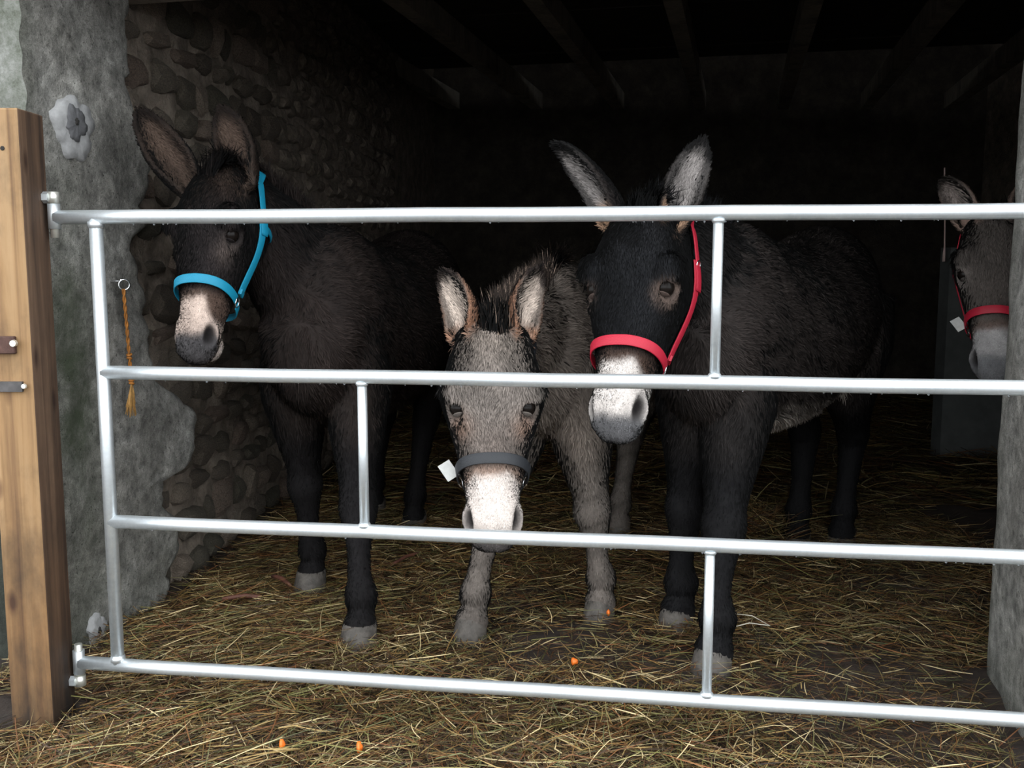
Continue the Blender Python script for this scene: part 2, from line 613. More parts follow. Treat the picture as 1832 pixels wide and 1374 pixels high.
# stones, twelve shapes shared
stone_me = []
for q in range(12):
    bm = bmesh.new()
    bmesh.ops.create_icosphere(bm, subdivisions=2, radius=1.0)
    rr = random.Random(q)
    ph = [rr.uniform(0, 6) for _ in range(6)]
    for v in bm.verts:
        c = v.co.copy()
        mx = max(abs(c.x), abs(c.y), abs(c.z))
        c = c.lerp(c / mx, 0.62)
        k = 1 + 0.10 * math.sin(c.x * 3 + ph[0]) * math.sin(c.y * 2.7 + ph[1]) + 0.09 * math.sin(c.z * 3.3 + ph[2] + c.x * 2)
        v.co = c * 0.5 * k
    me = bpy.data.meshes.new('stone')
    bm.to_mesh(me)
    bm.free()
    me.materials.append(M['stone'])
    stone_me.append(me)
rr = random.Random(5)
z = -0.02
stones_far = MB()
count = 0
while z < 2.35:
    hgt = rr.uniform(0.07, 0.135)
    s = 0.30 + rr.uniform(0, 0.1)
    while s < 4.2:
        w = rr.uniform(0.08, 0.2)
        near = s < 1.75
        lim = np.interp(z + hgt / 2, ez, es)
        if s + w > lim - 0.03:
            hh = hgt * rr.uniform(0.72, 1.05)
            out = rr.uniform(-0.012, 0.012)
            if s < 0.58:
                out = min(out, -0.008) - 0.008
            c = wallpt(s + w / 2, z + hgt / 2 + rr.uniform(-0.012, 0.012), out - 0.024)
            ang = math.atan2(D5[1], D5[0]) if s > 0.5 else math.atan2(NI[1], NI[0])
            if near and count < 295:
                o = bpy.data.objects.new('stone', rr.choice(stone_me))
                COL.objects.link(o)
                o.parent = wl
                o.location = c
                o.rotation_euler = (rr.uniform(-0.05, 0.05), rr.uniform(-0.16, 0.16), ang)
                o.scale = (w * 0.97, 0.085, hh * 0.97)
                count += 1
            else:
                sv = stones_far
                src = rr.choice(stone_me)
                R = Matrix.Rotation(ang, 3, 'Z') @ Matrix.Rotation(rr.uniform(-0.16, 0.16), 3, 'Y')
                sv.add([np.array(R @ Vector((v.co.x * w, v.co.y * 0.085, v.co.z * hh))) + c for v in src.vertices],
                       [tuple(p.vertices) for p in src.polygons])
        s += w + rr.uniform(0.008, 0.022)
    z += hgt + rr.uniform(0.006, 0.016)
so = stones_far.build('distant_stones', M['stone'], wl)
so['kind'] = 'stuff'

# filler patches on the reveal


def patch(name, px, py, rx, rz, mat, out, seed, parent, hole=None):
    c = ray_plane(px, py, PA, EE)
    n = 40
    ring = []
    r_ = random.Random(seed)
    ph = [r_.uniform(0, 6.28) for _ in range(4)]
    for k in range(n):
        a = 2 * math.pi * k / n
        q = 1 + 0.09 * math.sin(3 * a + ph[0]) + 0.07 * math.sin(5 * a + ph[1]) + 0.06 * math.sin(9 * a + ph[2]) + r_.uniform(-0.05, 0.05)
        ring.append((math.cos(a) * rx * q, math.sin(a) * rz * q))
    V, F = [c + EE * (out + 0.002)], []
    for f_, o_ in ((0.6, out), (0.94, out - 0.001), (1.0, -0.008)):
        for (u, w) in ring:
            V.append(c + NI * u * f_ + UP * w * f_ + EE * (o_ + 0.0015 * r_.uniform(-1, 1)))
    for k in range(n):
        k2 = (k + 1) % n
        F.append((0, 1 + k, 1 + k2))
        for j in range(2):
            F.append((1 + j * n + k, 1 + (j + 1) * n + k, 1 + (j + 1) * n + k2, 1 + j * n + k2))
    return mesh_np(name, np.array(V), F, M[mat], parent, smooth=True)


p1 = patch('filler_patch', 130, 228, 0.078, 0.082, 'patch', 0.011, 2, wl)
p1['label'] = 'whitish ring of filler'
p2 = patch('plugged_hole', 129, 221, 0.042, 0.046, 'patch_grey', 0.016, 3, wl)
p3 = patch('bolt_hole', 127, 218, 0.007, 0.010, 'hole', 0.0205, 4, wl)
p4 = patch('filler_patch', 172, 1128, 0.036, 0.050, 'patch', 0.011, 8, wl)
p5 = patch('bolt_hole', 171, 1127, 0.006, 0.010, 'hole', 0.0155, 9, wl)

# lintel over the opening
lc = PA + NI * 0.25 + EE * 1.25 + UP * (LINT + 0.55)
li = MB().box(lc + EE * 0.6, (3.4, 0.255, 0.55), (EE, NI, UP)).build('trim_1', M['mortar'])
tag(li, 'heavy lintel and wall above the shed opening', 'lintel', kind='structure')

# right jamb
PC = np.array([1.227, 2.477, 0.0])
V, alg, F = [], [], []
NS = 20
for z in np.linspace(-0.1, LINT, 90):
    for k in range(NS):
        s = 0.44 * k / (NS - 1)
        e = 0.004 * vnoise(s * 9, z * 7, 0, 12)
        wob = 0.007 * math.sin(z * 23) * math.sin(z * 7 + 1) + 0.006 * (z < 0.55) if k == 0 else 0
        V.append(PC - NI * (s - wob) + UP * z - EE * (e - 0.012 * max(0, 1 - s / 0.015) ** 2 - 0.012 * max(0, (s - 0.425) / 0.015)) )
        alg.append(0.25 * math.exp(-((s - 0.02) / 0.05) ** 2) + 0.3 * math.exp(-(z / 0.15) ** 2))
for i in range(89):
    for k in range(NS - 1):
        a = i * NS + k
        F.append((a, a + 1, a + NS + 1, a + NS))
wr = mesh_np('wall_right', np.array(V), F, M['render'], attrs={'algae': ('FLOAT', alg)})
tag(wr, 'grey rendered right jamb of the shed opening', 'wall', kind='structure')
MB().box(PC - NI * 0.22 + EE * 1.32 + UP * 0.85, (1.306, 0.215, 0.95), (EE, NI, UP)).build('pier_core', M['lichen'], wr)

# side, back walls and the blockwork partition
sw = MB().box(np.array([4.05, 4.9, 1.55]), (0.1, 4.2, 1.65)).build('wall_side', M['mortar'])
tag(sw, 'dark right-hand side wall deep inside the shed', 'wall', kind='structure')
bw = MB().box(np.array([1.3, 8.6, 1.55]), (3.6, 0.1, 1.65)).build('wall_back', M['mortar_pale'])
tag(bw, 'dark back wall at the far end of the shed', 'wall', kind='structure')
pw = MB().box(np.array([3.12, 5.3, 0.5]), (0.83, 0.06, 0.62)).build('wall_partition', M['block'])
tag(pw, 'grey partition behind the donkey at the right jamb', 'wall', kind='structure')

# loft floor: joists and boards -----------------------------------------------
ce = empty('ceiling', (0, 5, 2.42))
tag(ce, 'loft floor of old boards laid over long joists', 'ceiling', kind='structure')
for k, xq in enumerate((-1.98, -1.28, -0.59, 0.09, 0.77, 1.46, 2.15, 2.84)):
    p0 = np.array([xq, 4.99, 0])
    MB().box(p0 + NI * 0.9 + UP * 2.37, (0.045, 2.8, 0.065), (EE, NI, UP)).build('joist', M['joist'], ce)
rb = random.Random(3)
c0 = np.array([0.6, 3.45, 0])
s = 0.0
while s < 3.55:
    w = rb.uniform(0.15, 0.21)
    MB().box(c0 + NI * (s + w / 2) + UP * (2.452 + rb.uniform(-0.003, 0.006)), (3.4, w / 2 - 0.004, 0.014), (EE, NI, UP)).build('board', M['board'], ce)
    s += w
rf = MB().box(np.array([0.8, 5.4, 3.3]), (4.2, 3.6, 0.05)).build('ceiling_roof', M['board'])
tag(rf, 'dark underside of the shed roof above the loft', 'roof', kind='structure')

# ------------------------------------------------------------------ timber gate post
PX0, PX1, PY0, PY1 = -1.135, -1.04, 2.147, 2.263
gp = empty('gate_post', (PX0 + 0.05, PY0 + 0.05, -0.05))
tag(gp, 'square yellow timber gate post at the left edge with a dark stained side', 'post')
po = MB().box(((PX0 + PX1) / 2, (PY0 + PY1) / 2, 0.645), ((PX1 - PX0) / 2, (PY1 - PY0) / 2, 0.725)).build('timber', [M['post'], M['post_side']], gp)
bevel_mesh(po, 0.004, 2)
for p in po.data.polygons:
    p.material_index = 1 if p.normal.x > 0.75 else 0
pl = MB().box((PX0 + 0.03, PY0 - 0.006, at(10, 620, 2.11)[2]), (0.034, 0.006, 0.019)).build('latch_plate', M['rust'], gp)
bevel_mesh(pl, 0.002, 1)
q = at(8, 617, 2.10)
MB().tube([(q[0], PY0 - 0.011, q[2]), (q[0], PY0 - 0.019, q[2])], [0.008, 0.007], 8).build('bolt', M['zinc'], pl)
pl2 = MB().box((PX0 + 0.035, PY0 - 0.004, at(10, 697, 2.11)[2]), (0.038, 0.004, 0.011)).build('strap_plate', M['iron'], gp)
q = at(20, 697, 2.10)
MB().tube([(q[0], PY0 - 0.007, q[2]), (q[0], PY0 - 0.012, q[2])], [0.006, 0.005], 8).build('bolt', M['zinc'], pl2)
q = at(8, 266, 2.11)
MB().tube([(q[0], PY0 - 0.0006, q[2]), (q[0], PY0 - 0.002, q[2])], [0.005, 0.004], 8).build('nail_hole', M['hole'], gp)

# ------------------------------------------------------------------ galvanised gate
DL, DR = 2.20, 1.932
gl_top = at(190, 388, DL)
gr_top = at(1832, 377, DR)
GD = unit(np.array([gr_top[0] - gl_top[0], gr_top[1] - gl_top[1], 0]))
GN = np.array([GD[1], -GD[0], 0])
G0 = np.array([gl_top[0], gl_top[1], 0])


def gate_hit(px, py):
    p = ray_plane(px, py, G0, GN)
    return np.dot(p - G0, GD), p[2]


ga = empty('field_gate', tuple(G0))
tag(ga, 'galvanised tubular steel field gate with four rails across the opening', 'gate')
rz = []
for (pl_, pr_) in (((190, 388.5), (1832, 377.5)), ((190, 666), (1832, 695)), ((215, 931), (1832, 1000.5)), ((210, 1189), (1832, 1288))):
    z0, z1 = gate_hit(*pl_)[1], gate_hit(*pr_)[1]
    rz.append((z0 + z1) / 2)
R_RAIL = 0.0155
GLEN = 2.42


def gpt(s, z, out=0.0):
    return G0 + GD * s + UP * z - GN * out


s_st = gate_hit(172, 410)[0]
s_st_b = gate_hit(211, 1180)[0]
s_stile = (s_st + s_st_b) / 2
s_h = gate_hit(100, 388)[0]
for i, z in enumerate(rz):
    s0 = s_h if i in (0, 3) else s_stile
    MB().tube([gpt(s0 + (GLEN - s0) * k / 12, z + 0.0008 * math.sin(k * 2 + i)) for k in range(13)], R_RAIL, 18).build('rail', M['galv'], ga, True)
for s in (s_stile, GLEN):
    MB().tube([gpt(s, rz[3]), gpt(s, rz[0])], 0.0148, 18).build('stile', M['galv'], ga, True)
for (px, pa, pb, a, b_) in ((1282, 400, 670, 0, 1), (650, 690, 940, 1, 2), (1267, 1000, 1250, 2, 3)):
    s = gate_hit(px, (pa + pb) / 2)[0]
    br = MB().tube([gpt(s, rz[b_]), gpt(s, rz[a])], 0.0108, 14).build('upright', M['galv'], ga, True)
    for zz_, sg in ((rz[a], -1), (rz[b_], 1)):
        MB().tube([gpt(s, zz_ + sg * 0.011), gpt(s, zz_ + sg * 0.0165), gpt(s, zz_ + sg * 0.021)], [0.0150, 0.0138, 0.0108], 14).build('weld', M['galv'], br, True)
for zz_, sg in ((rz[0], -1), (rz[3], 1)):
    MB().tube([gpt(s_stile, zz_ + sg * 0.010), gpt(s_stile, zz_ + sg * 0.018), gpt(s_stile, zz_ + sg * 0.025)], [0.018, 0.0175, 0.0148], 14).build('weld', M['galv'], ga, True)
# hinge eyes welded to the ends of the top and bottom rails
for zz_ in (rz[0], rz[3]):
    MB().tube([gpt(s_h - 0.004, zz_ - 0.026), gpt(s_h - 0.004, zz_ + 0.03)], 0.0135, 16).build('hinge_eye', M['galv'], ga, True)
# droplets hanging under the rails
dr = MB()
for i, z in enumerate(rz):
    for k in range(30):
        s = random.uniform(0.02, 2.0)
        r = random.uniform(0.0012, 0.0026)
        c = gpt(s, z - R_RAIL - r * 0.5, random.uniform(-0.003, 0.003))
        dr.tube([c + UP * r, c + UP * r * 0.5, c - UP * r * 0.3, c - UP * r], [r * 0.5, r * 0.95, r * 0.9, r * 0.3], 6)
do = dr.build('rain_drops', M['water'], ga, True)
do['kind'] = 'stuff'
# hinge pins bolted into the post
for nm, zc, sg in (('top', rz[0], 1), ('bottom', rz[3], -1)):
    hp = empty('gate_hinge', tuple(gpt(s_h, zc) - np.array(gp.location)))
    hp.parent = gp
    hp['label'] = 'zinc hinge pin and nut at the %s rail' % nm
    zb = zc + sg * 0.0435
    MB().tube([gpt(s_h - 0.004, zb - 0.0125), gpt(s_h - 0.004, zb + 0.0125)], 0.0135, 16).build('hinge_head', M['zinc'], hp, True)
    MB().tube([gpt(s_h - 0.004, zc - sg * 0.045), gpt(s_h - 0.004, zb - sg * 0.0126)], 0.0092, 12).build('hinge_pin', M['zinc'], hp, True)
    yb = gpt(s_h, 0)[1]
    MB().tube([(PX1 + 0.0005, yb - 0.006, zb), gpt(s_h - 0.016, zb)], 0.006, 10).build('threaded_bolt', M['zinc'], hp, True)
    MB().tube([(PX1 + 0.001, yb - 0.006, zb), (PX1 + 0.014, yb - 0.006, zb)], 0.013, 6).build('nut', M['galv'], hp)

# ------------------------------------------------------------------ ring and twine on the jamb
rp = ray_plane(201, 503, PA, EE)
er = empty('wall_ring', tuple(rp))
tag(er, 'small bright metal ring on an eye bolt in the rendered jamb', 'ring')
c = rp + EE * 0.012 + NI * 0.004
MB().torus(c + EE * 0.022 - UP * 0.010, unit(NI * 0.7 + EE * 0.7), UP, 0.0145, 0.0028).build('ring', M['chrome'], er, True)
MB().tube([rp - EE * 0.01 - NI * 0.006, rp + EE * 0.014 - NI * 0.003, rp + EE * 0.024, rp + EE * 0.03 + UP * 0.006], [0.0045, 0.004, 0.0038, 0.003], 8).build('eye_bolt', M['chrome'], er, True)
tw = empty('baler_twine', tuple(rp))
tag(tw, 'orange twisted twine with knots and a frayed tassel hanging from the wall ring', 'twine')
tx = [at(216, 522, 2.42), at(219, 560, 2.42), at(222, 600, 2.42), at(222, 640, 2.42), at(227, 690, 2.42), at(230, 700, 2.42)]
base = rp + EE * 0.034
ztop, zbot = base[2] - 0.022, base[2] - 0.29
pathz = np.linspace(ztop, zbot, 60)
for st in range(2):
    pts = []
    for k, z in enumerate(pathz):
        a = k * 0.62 + st * math.pi
        pts.append(np.array([base[0], base[1], z]) + NI * (0.0025 * math.cos(a) + 0.018 * (k / 60)) + EE * 0.0025 * math.sin(a))
    MB().tube(pts, 0.003, 7).build('strand', M['twine'], tw, True)
for kk in (42, 58):
    z = pathz[kk]
    c = np.array([base[0], base[1], z]) + NI * (0.018 * kk / 60)
    kb = MB()
    kb.torus(c + UP * 0.004, unit(NI + UP * 0.3), unit(EE), 0.0055, 0.0036, 12, 6)
    kb.torus(c - UP * 0.006, unit(NI - UP * 0.35), unit(EE), 0.005, 0.0036, 12, 6)
    kb.build('knot', M['twine'], tw, True)
tb = MB()
r_ = random.Random(4)
end = np.array([base[0], base[1], zbot]) + NI * 0.018
for k in range(34):
    side = -0.024 if k % 2 else 0.006
    L = r_.uniform(0.06, 0.1)
    p2 = end + NI * (side + r_.uniform(-0.005, 0.005)) + EE * r_.uniform(-0.006, 0.006) - UP * L
    tb.tube([end, end * 0.5 + p2 * 0.5 + NI * r_.uniform(-0.003, 0.003), p2], [0.0022, 0.002, 0.0012], 5)
tb.build('tassel', M['twine_end'], tw, True)

# thin pale upright sliver at the partition edge
cp = at(1690, 300, 5.25)
ct = MB().tube([at(1690, 300, 5.2), at(1690.5, 390, 5.2), at(1690, 440, 5.2), at(1689, 455, 5.2), at(1688.5, 468, 5.2)], [0.004, 0.004, 0.004, 0.008, 0.008], 8).build('thin_sliver', M['sliver'], None, True)
tag(ct, 'thin pale sliver at the edge of the grey partition', 'sliver')

# ------------------------------------------------------------------ donkeys
CAMP = EYE.copy()


def catmull(P, sub=6):
    P = np.asarray(P, float)
    n = len(P)
    out, ts = [], []
    for i in range(n - 1):
        p0 = P[max(i - 1, 0)]
        p1, p2 = P[i], P[i + 1]
        p3 = P[min(i + 2, n - 1)]
        for k in range(sub):
            t = k / sub
            out.append(0.5 * (2 * p1 + (p2 - p0) * t + (2 * p0 - 5 * p1 + 4 * p2 - p3) * t * t + (3 * p1 - p0 - 3 * p2 + p3) * t ** 3))
            ts.append((i + t) / (n - 1))
    out.append(P[-1])
    ts.append(1.0)
    return np.array(out), np.array(ts)


class Src:
    """source lofts of one animal: vertices with part id, position along the part and angle, hair flow"""
    def __init__(self):
        self.V, self.F, self.part, self.t, self.phi, self.flow = [], [], [], [], [], []

    def add(self, V, F, part, t, phi, flow):
        n = sum(len(v) for v in self.V)
        self.V.append(np.asarray(V))
        self.F += [tuple(i + n for i in f) for f in F]
        self.part.append(np.full(len(V), part))
        self.t.append(np.asarray(t, float))
        self.phi.append(np.asarray(phi, float))
        self.flow.append(np.asarray(flow, float))

    def rings(self, R, part, ts, phis, flow):
        """R: list of rings (m x 3)"""
        m_ = len(R[0])
        n = len(R)
        V = np.concatenate(R)
        F = []
        for i in range(n - 1):
            for k in range(m_):
                k2 = (k + 1) % m_
                F.append((i * m_ + k, i * m_ + k2, (i + 1) * m_ + k2, (i + 1) * m_ + k))
        F.append(tuple(range(m_))[::-1])
        F.append(tuple((n - 1) * m_ + k for k in range(m_)))
        self.add(V, F, part, np.repeat(ts, m_), np.tile(phis, n), np.repeat(flow, m_, 0))

    def tube(self, pts, rad, part, side, n=20, sub=5, flowsign=1.0, flowadd=(0, 0, 0)):
        """rad rows: lateral, dorsal, ventral"""
        P, ts = catmull(pts, sub)
        Rr, _ = catmull(rad, sub)
        R, fl = [], []
        side = unit(side)
        for i, p in enumerate(P):
            t = unit(P[min(i + 1, len(P) - 1)] - P[max(i - 1, 0)])
            s = unit(side - t * np.dot(side, t))
            u = np.cross(s, t)
            if u[2] < 0 and abs(t[2]) < 0.9 and part in (0,):
                u = -u
            a, bu, bd = np.maximum(Rr[i], 0.004)
            ring = []
            for k in range(n):
                f = 2 * math.pi * k / n
                cz = math.cos(f)
                ring.append(p + s * a * math.sin(f) + u * (bu if cz > 0 else bd) * cz)
            R.append(np.array(ring))
            fl.append(unit(t * flowsign + np.array(flowadd)))
        self.rings(R, part, ts, np.arange(n) * 2 * math.pi / n, np.array(fl))

    def blob(self, c, ax, rad, part, flow, t=0.5):
        V, F = [], []
        n, m_ = 10, 14
        for i in range(n + 1):
            th = math.pi * i / n
            for k in range(m_):
                f = 2 * math.pi * k / m_
                r = max(math.sin(th), 0.02)
                V.append(c + ax[0] * rad[0] * math.cos(th) + ax[1] * rad[1] * r * math.cos(f) + ax[2] * rad[2] * r * math.sin(f))
        for i in range(n):
            for k in range(m_):
                F.append((i * m_ + k, i * m_ + (k + 1) % m_, (i + 1) * m_ + (k + 1) % m_, (i + 1) * m_ + k))
        F.append(tuple(range(m_))[::-1])
        F.append(tuple(n * m_ + k for k in range(m_)))
        self.add(V, F, part, np.full(len(V), t), np.zeros(len(V)), np.tile(flow, (len(V), 1)))


TRUNK, NECK, HEAD, EARO, EARI, FLEG, HLEG, TAIL = range(8)


def smooth01(x, a, b_):
    t = np.clip((x - a) / (b_ - a), 0, 1)
    return t * t * (3 - 2 * t)


def lerpc(c, target, w):
    return c * (1 - w[:, None]) + np.asarray(target)[None, :] * w[:, None]


def laplace(V, E, it, lam, mask=None):
    n = len(V)
    deg = np.bincount(E.ravel(), minlength=n).astype(float)
    for _ in range(it):
        acc = np.zeros_like(V)
        for a in range(V.shape[1]):
            acc[:, a] = np.bincount(E[:, 0], V[E[:, 1], a], n) + np.bincount(E[:, 1], V[E[:, 0], a], n)
        d = acc / deg[:, None] - V
        V = V + lam * (d if mask is None else d * mask[:, None])
    return V


HEAD_ST = [  # x, top, bottom, half width, level of greatest width
    (-0.045, 0.010, -0.085, 0.050, -0.03), (0.0, 0.052, -0.125, 0.078, -0.03), (0.06, 0.074, -0.150, 0.092, -0.02), (0.12, 0.080, -0.165, 0.102, -0.01),
    (0.18, 0.074, -0.166, 0.103, 0.0), (0.24, 0.060, -0.145, 0.090, -0.01), (0.30, 0.047, -0.116, 0.074, -0.025), (0.36, 0.038, -0.098, 0.063, -0.03),
    (0.42, 0.030, -0.088, 0.056, -0.03), (0.46, 0.024, -0.082, 0.057, -0.026), (0.495, 0.012, -0.076, 0.053, -0.03), (0.520, -0.006, -0.066, 0.041, -0.034), (0.532, -0.022, -0.054, 0.024, -0.036)]


def make_donkey(sp):
    h = sp['h']
    k = h / 1.15
    S = Src()
    c0, c1 = np.array([*sp['breast'], 0.0]), np.array([*sp['buttock'], 0.0])
    d = unit(c1 - c0)                         # head to tail
    side = np.array([-d[1], d[0], 0.0]) * -1  # image-right side for an animal facing the camera
    if side[0] < 0:
        side = -side
    Lb = np.linalg.norm(c1 - c0)
    fat = sp.get('fat', 1.0)
    st = [(0.0, .80, .05, .06, .07), (.045, .80, .115, .14, .19), (.16, .845, .150, .285, .285), (.28, .84, .175, .268, .262), (.42, .83, .205, .25, .272),
          (.55, .832, .215, .248, .272), (.7, .85, .208, .262, .25), (.83, .872, .185, .275, .225), (.93, .86, .135, .235, .21), (1.0, .83, .05, .10, .09)]
    pts = [c0 + d * Lb * f + UP * z * k for f, z, *_ in st]
    rad = [(a * k * fat, bu * k, bd * k * sp.get('deep', 1.0)) for _, _, a, bu, bd in st]
    S.tube(pts, rad, TRUNK, side, 28, 5, 1.0, (0, 0, -0.45))

    # head frame
    poll, muz = sp['poll'], sp['muzzle']
    hl = np.linalg.norm(muz - poll)
    hs = hl / 0.522
    f = unit(muz - poll)
    u0 = CAMP - (poll + muz) / 2
    u0 = unit(u0 - f * np.dot(u0, f))
    yaw = math.radians(sp['yaw'])
    sv0 = np.cross(f, u0)
    if sv0[0] < 0:
        sv0 = -sv0
    u = unit(u0 * math.cos(yaw) - sv0 * math.sin(yaw))      # positive yaw turns the face to image left
    s = unit(np.cross(f, u))
    if s[0] < 0:
        s = -s
    ws = sp.get('wide', 1.0)

    def H(x, sd, v):
        return poll + (f * x + s * sd * ws + u * v) * hs

    # head loft
    P, ts = catmull(HEAD_ST, 5)
    R = []
    n = 28
    for row in P:
        x, tp, bt, w, vc = row
        ring = []
        for q in range(n):
            a = 2 * math.pi * q / n
            sn, cs = math.sin(a), math.cos(a)
            sl = math.copysign(abs(sn) ** 0.86, sn) * w
            vv = vc + (tp - vc) * math.copysign(abs(cs) ** 0.92, cs) if cs > 0 else vc + (vc - bt) * math.copysign(abs(cs) ** 0.95, cs)
            ring.append(H(x, sl, vv))
        R.append(np.array(ring))
    S.rings(R, HEAD, ts, np.arange(n) * 2 * math.pi / n, np.tile(f, (len(R), 1)))
    for sg in (-1, 1):
        A3 = (f, s, u)
        S.blob(H(sp.get('eyex', 0.196) - 0.046, sg * 0.078, 0.044), A3, np.array((0.042, 0.034, 0.030)) * hs, HEAD, f)      # brow
        S.blob(H(0.130, sg * 0.062, -0.075), A3, np.array((0.085, 0.040, 0.070)) * hs, HEAD, f)     # cheek
        S.blob(H(0.462, sg * 0.043, -0.012), A3, np.array((0.036, 0.023, 0.028)) * hs, HEAD, f)     # nostril wing
    S.blob(H(0.468, 0, -0.088), (f, s, u), np.array((0.044, 0.040, 0.022)) * hs, HEAD, f)           # lower lip

    # neck
    nb = c0 + d * Lb * 0.20 + UP * 0.86 * k
    nt_ = H(0.015, 0, -0.06)
    mid = (nb + nt_) / 2 + np.array(sp.get('neckmid', (0, 0, 0.02)))
    nk = [nb + (nb - mid) * 0.25, nb, nb * 0.6 + mid * 0.4, mid, mid * 0.45 + nt_ * 0.55, nt_, nt_ + unit(nt_ - mid) * 0.03]
    nr = np.array([(.10, .17, .17), (.125, .225, .21), (.115, .185, .19), (.095, .145, .15), (.082, .11, .115), (.076, .085, .09), (.05, .05, .05)]) * k
    ax = unit(nt_ - nb)
    nside = unit(np.cross(ax, UP) if abs(ax[2]) < 0.97 else side)
    if np.dot(nside, side) < 0:
        nside = -nside
    nside = unit(nside + s * 0.3)
    S.tube(nk, nr, NECK, nside, 24, 5, -1.0, (0, 0, -0.35))

    # ears
    ears = []
    for sg, tip in ((-1, sp['ears'][0]), (1, sp['ears'][1])):
        B = H(0.02, sg * sp.get('earsep', 0.066), 0.026)
        A = unit(tip - B)
        EL = np.linalg.norm(tip - B)
        O = CAMP - B
        O = unit(O - A * np.dot(O, A))
        SS = np.cross(A, O)
        tw_ = math.radians(sp['eartwist'][0 if sg < 0 else 1])
        O = unit(O * math.cos(tw_) + SS * math.sin(tw_))
        SS = np.cross(A, O)
        es_ = sp.get('earsize', 1.0)
        prof = [(-0.14, .032, 100, .5), (0.0, .041, 116, .66), (.15, .049, 114, .66), (.35, .056, 98, .56), (.55, .056, 86, .5), (.75, .049, 78, .46), (.9, .036, 72, .44), (1.0, .017, 66, .4)]
        PP, tt = catmull(prof, 4)
        R, n = [], 13
        for t_, w, th, kk in PP:
            w *= es_
            thm = math.radians(th)
            tk = min(0.0125, w * 0.55)
            c = B + A * EL * t_ + O * (-0.012 * math.sin(min(max(t_, 0), 1) * 3.0))
            ring = []
            for q in range(n):
                a = -thm + 2 * thm * q / (n - 1)
                ring.append(c + SS * w * math.sin(a) - O * w * kk * 1.5 * (math.cos(a) - math.cos(thm) * 0.3))
            for q in range(n):
                a = thm - 2 * thm * q / (n - 1)
                w2 = w - tk
                ring.append(c + SS * w2 * math.sin(a) * 0.97 - O * (w2 * kk * 1.5 * (math.cos(a) - math.cos(thm) * 0.3) - 0.001))
            R.append(np.array(ring))
        ph = np.array(list(np.linspace(-1, 1, n)) + list(np.linspace(1, -1, n)))
        m0 = sum(len(v) for v in S.V)
        S.rings(R, EARO, np.array([r[0] for r in PP]), ph, np.tile(A, (len(R), 1)))
        arr = S.part[-1].reshape(len(R), 2 * n)
        arr[:, n:] = EARI
        S.part[-1] = arr.ravel()
        ears.append((B, A, EL, O, SS))

    # legs
    for i, (hx, hy) in enumerate(sp['front']):
        sg = sp['fside'][i]
        top = c0 + d * Lb * 0.15 + side * sg * sp.get('flat', 0.095) * k
        g = np.array([hx, hy, 0.0])
        rows = [(.74, .00, .07, .12), (.58, .03, .095, .112), (.50, .15, .080, .092), (.41, .35, .060, .066), (.345, .52, .049, .053), (.295, .60, .053, .056), (.25, .70, .040, .044), (.20, .80, .031, .034), (.15, .88, .031, .033),
                (.105, .965, .042, .046), (.068, .985, .034, .037), (.040, 1.0, .044, .048), (.012, 1.0, .044, .048)]
        lt = sp.get('legthick', 1.0)
        pts = [top * (1 - w) + g * w + UP * z * h - (d * 0.012 * (z < 0.13 and z > 0.05) * -1) for z, w, *_ in rows]
        S.tube(pts, [(a * k * lt, b_ * k * lt, b_ * k * lt) for _, _, a, b_ in rows], FLEG, side, 16, 4, 1.0)
    for i, (hx, hy) in enumerate(sp['hind']):
        sg = sp['hside'][i]
        top = c0 + d * Lb * 0.85 + side * sg * 0.10 * k
        g = np.array([hx, hy, 0.0])
        rows = [(.80, 0, 0, .11, .17), (.66, .0, -.02, .12, .165), (.56, .10, -.02, .095, .125), (.47, .3, .02, .068, .085), (.40, .55, .05, .053, .064), (.345, .72, .075, .050, .062), (.29, .8, .058, .040, .047),
                (.17, .93, .02, .031, .034), (.105, .98, .0, .042, .045), (.066, 1.0, -.01, .034, .037), (.040, 1.0, -.015, .044, .047), (.012, 1.0, -.015, .044, .047)]
        lt = sp.get('legthick', 1.0)
        pts = [top * (1 - w) + g * w + UP * z * h + d * bk * k for z, w, bk, *_ in rows]
        S.tube(pts, [(a * k * lt, b_ * k * lt, b_ * k * lt) for *_, a, b_ in rows], HLEG, side, 16, 4, 1.0)
    # tail
    tb_ = c0 + d * Lb * 0.95 + UP * 1.0 * k
    S.tube([tb_ - d * 0.03, tb_ + d * 0.06 - UP * 0.05, tb_ + d * 0.08 - UP * 0.25, tb_ + d * 0.06 - UP * 0.5], [(.03, .03, .03), (.03, .03, .03), (.022, .022, .022), (.02, .02, .02)], TAIL, side, 10, 4)

    SV = np.concatenate(S.V)
    spart = np.concatenate(S.part)
    st_ = np.concatenate(S.t)
    sphi = np.concatenate(S.phi)
    sflow = np.concatenate(S.flow)
    me = bpy.data.meshes.new('tmp')
    me.from_pydata(SV.tolist(), [], S.F)
    bm = bmesh.new()
    bm.from_mesh(me)
    bmesh.ops.recalc_face_normals(bm, faces=bm.faces)
    bm.to_mesh(me)
    bm.free()
    ob = bpy.data.objects.new('tmp', me)
    COL.objects.link(ob)
    md = ob.modifiers.new('r', 'REMESH')
    md.mode = 'VOXEL'
    md.voxel_size = sp.get('voxel', 0.0065)
    dg = bpy.context.evaluated_depsgraph_get()
    me2 = bpy.data.meshes.new_from_object(ob.evaluated_get(dg))
    bpy.data.objects.remove(ob)
    bpy.data.meshes.remove(me)
    nv = len(me2.vertices)
    V = np.empty(nv * 3, np.float32)
    me2.vertices.foreach_get('co', V)
    V = V.reshape(-1, 3).astype(float)
    E = np.empty(len(me2.edges) * 2, np.int32)
    me2.edges.foreach_get('vertices', E)
    E = E.reshape(-1, 2)
    # transfer
    kd = KDTree(len(SV))
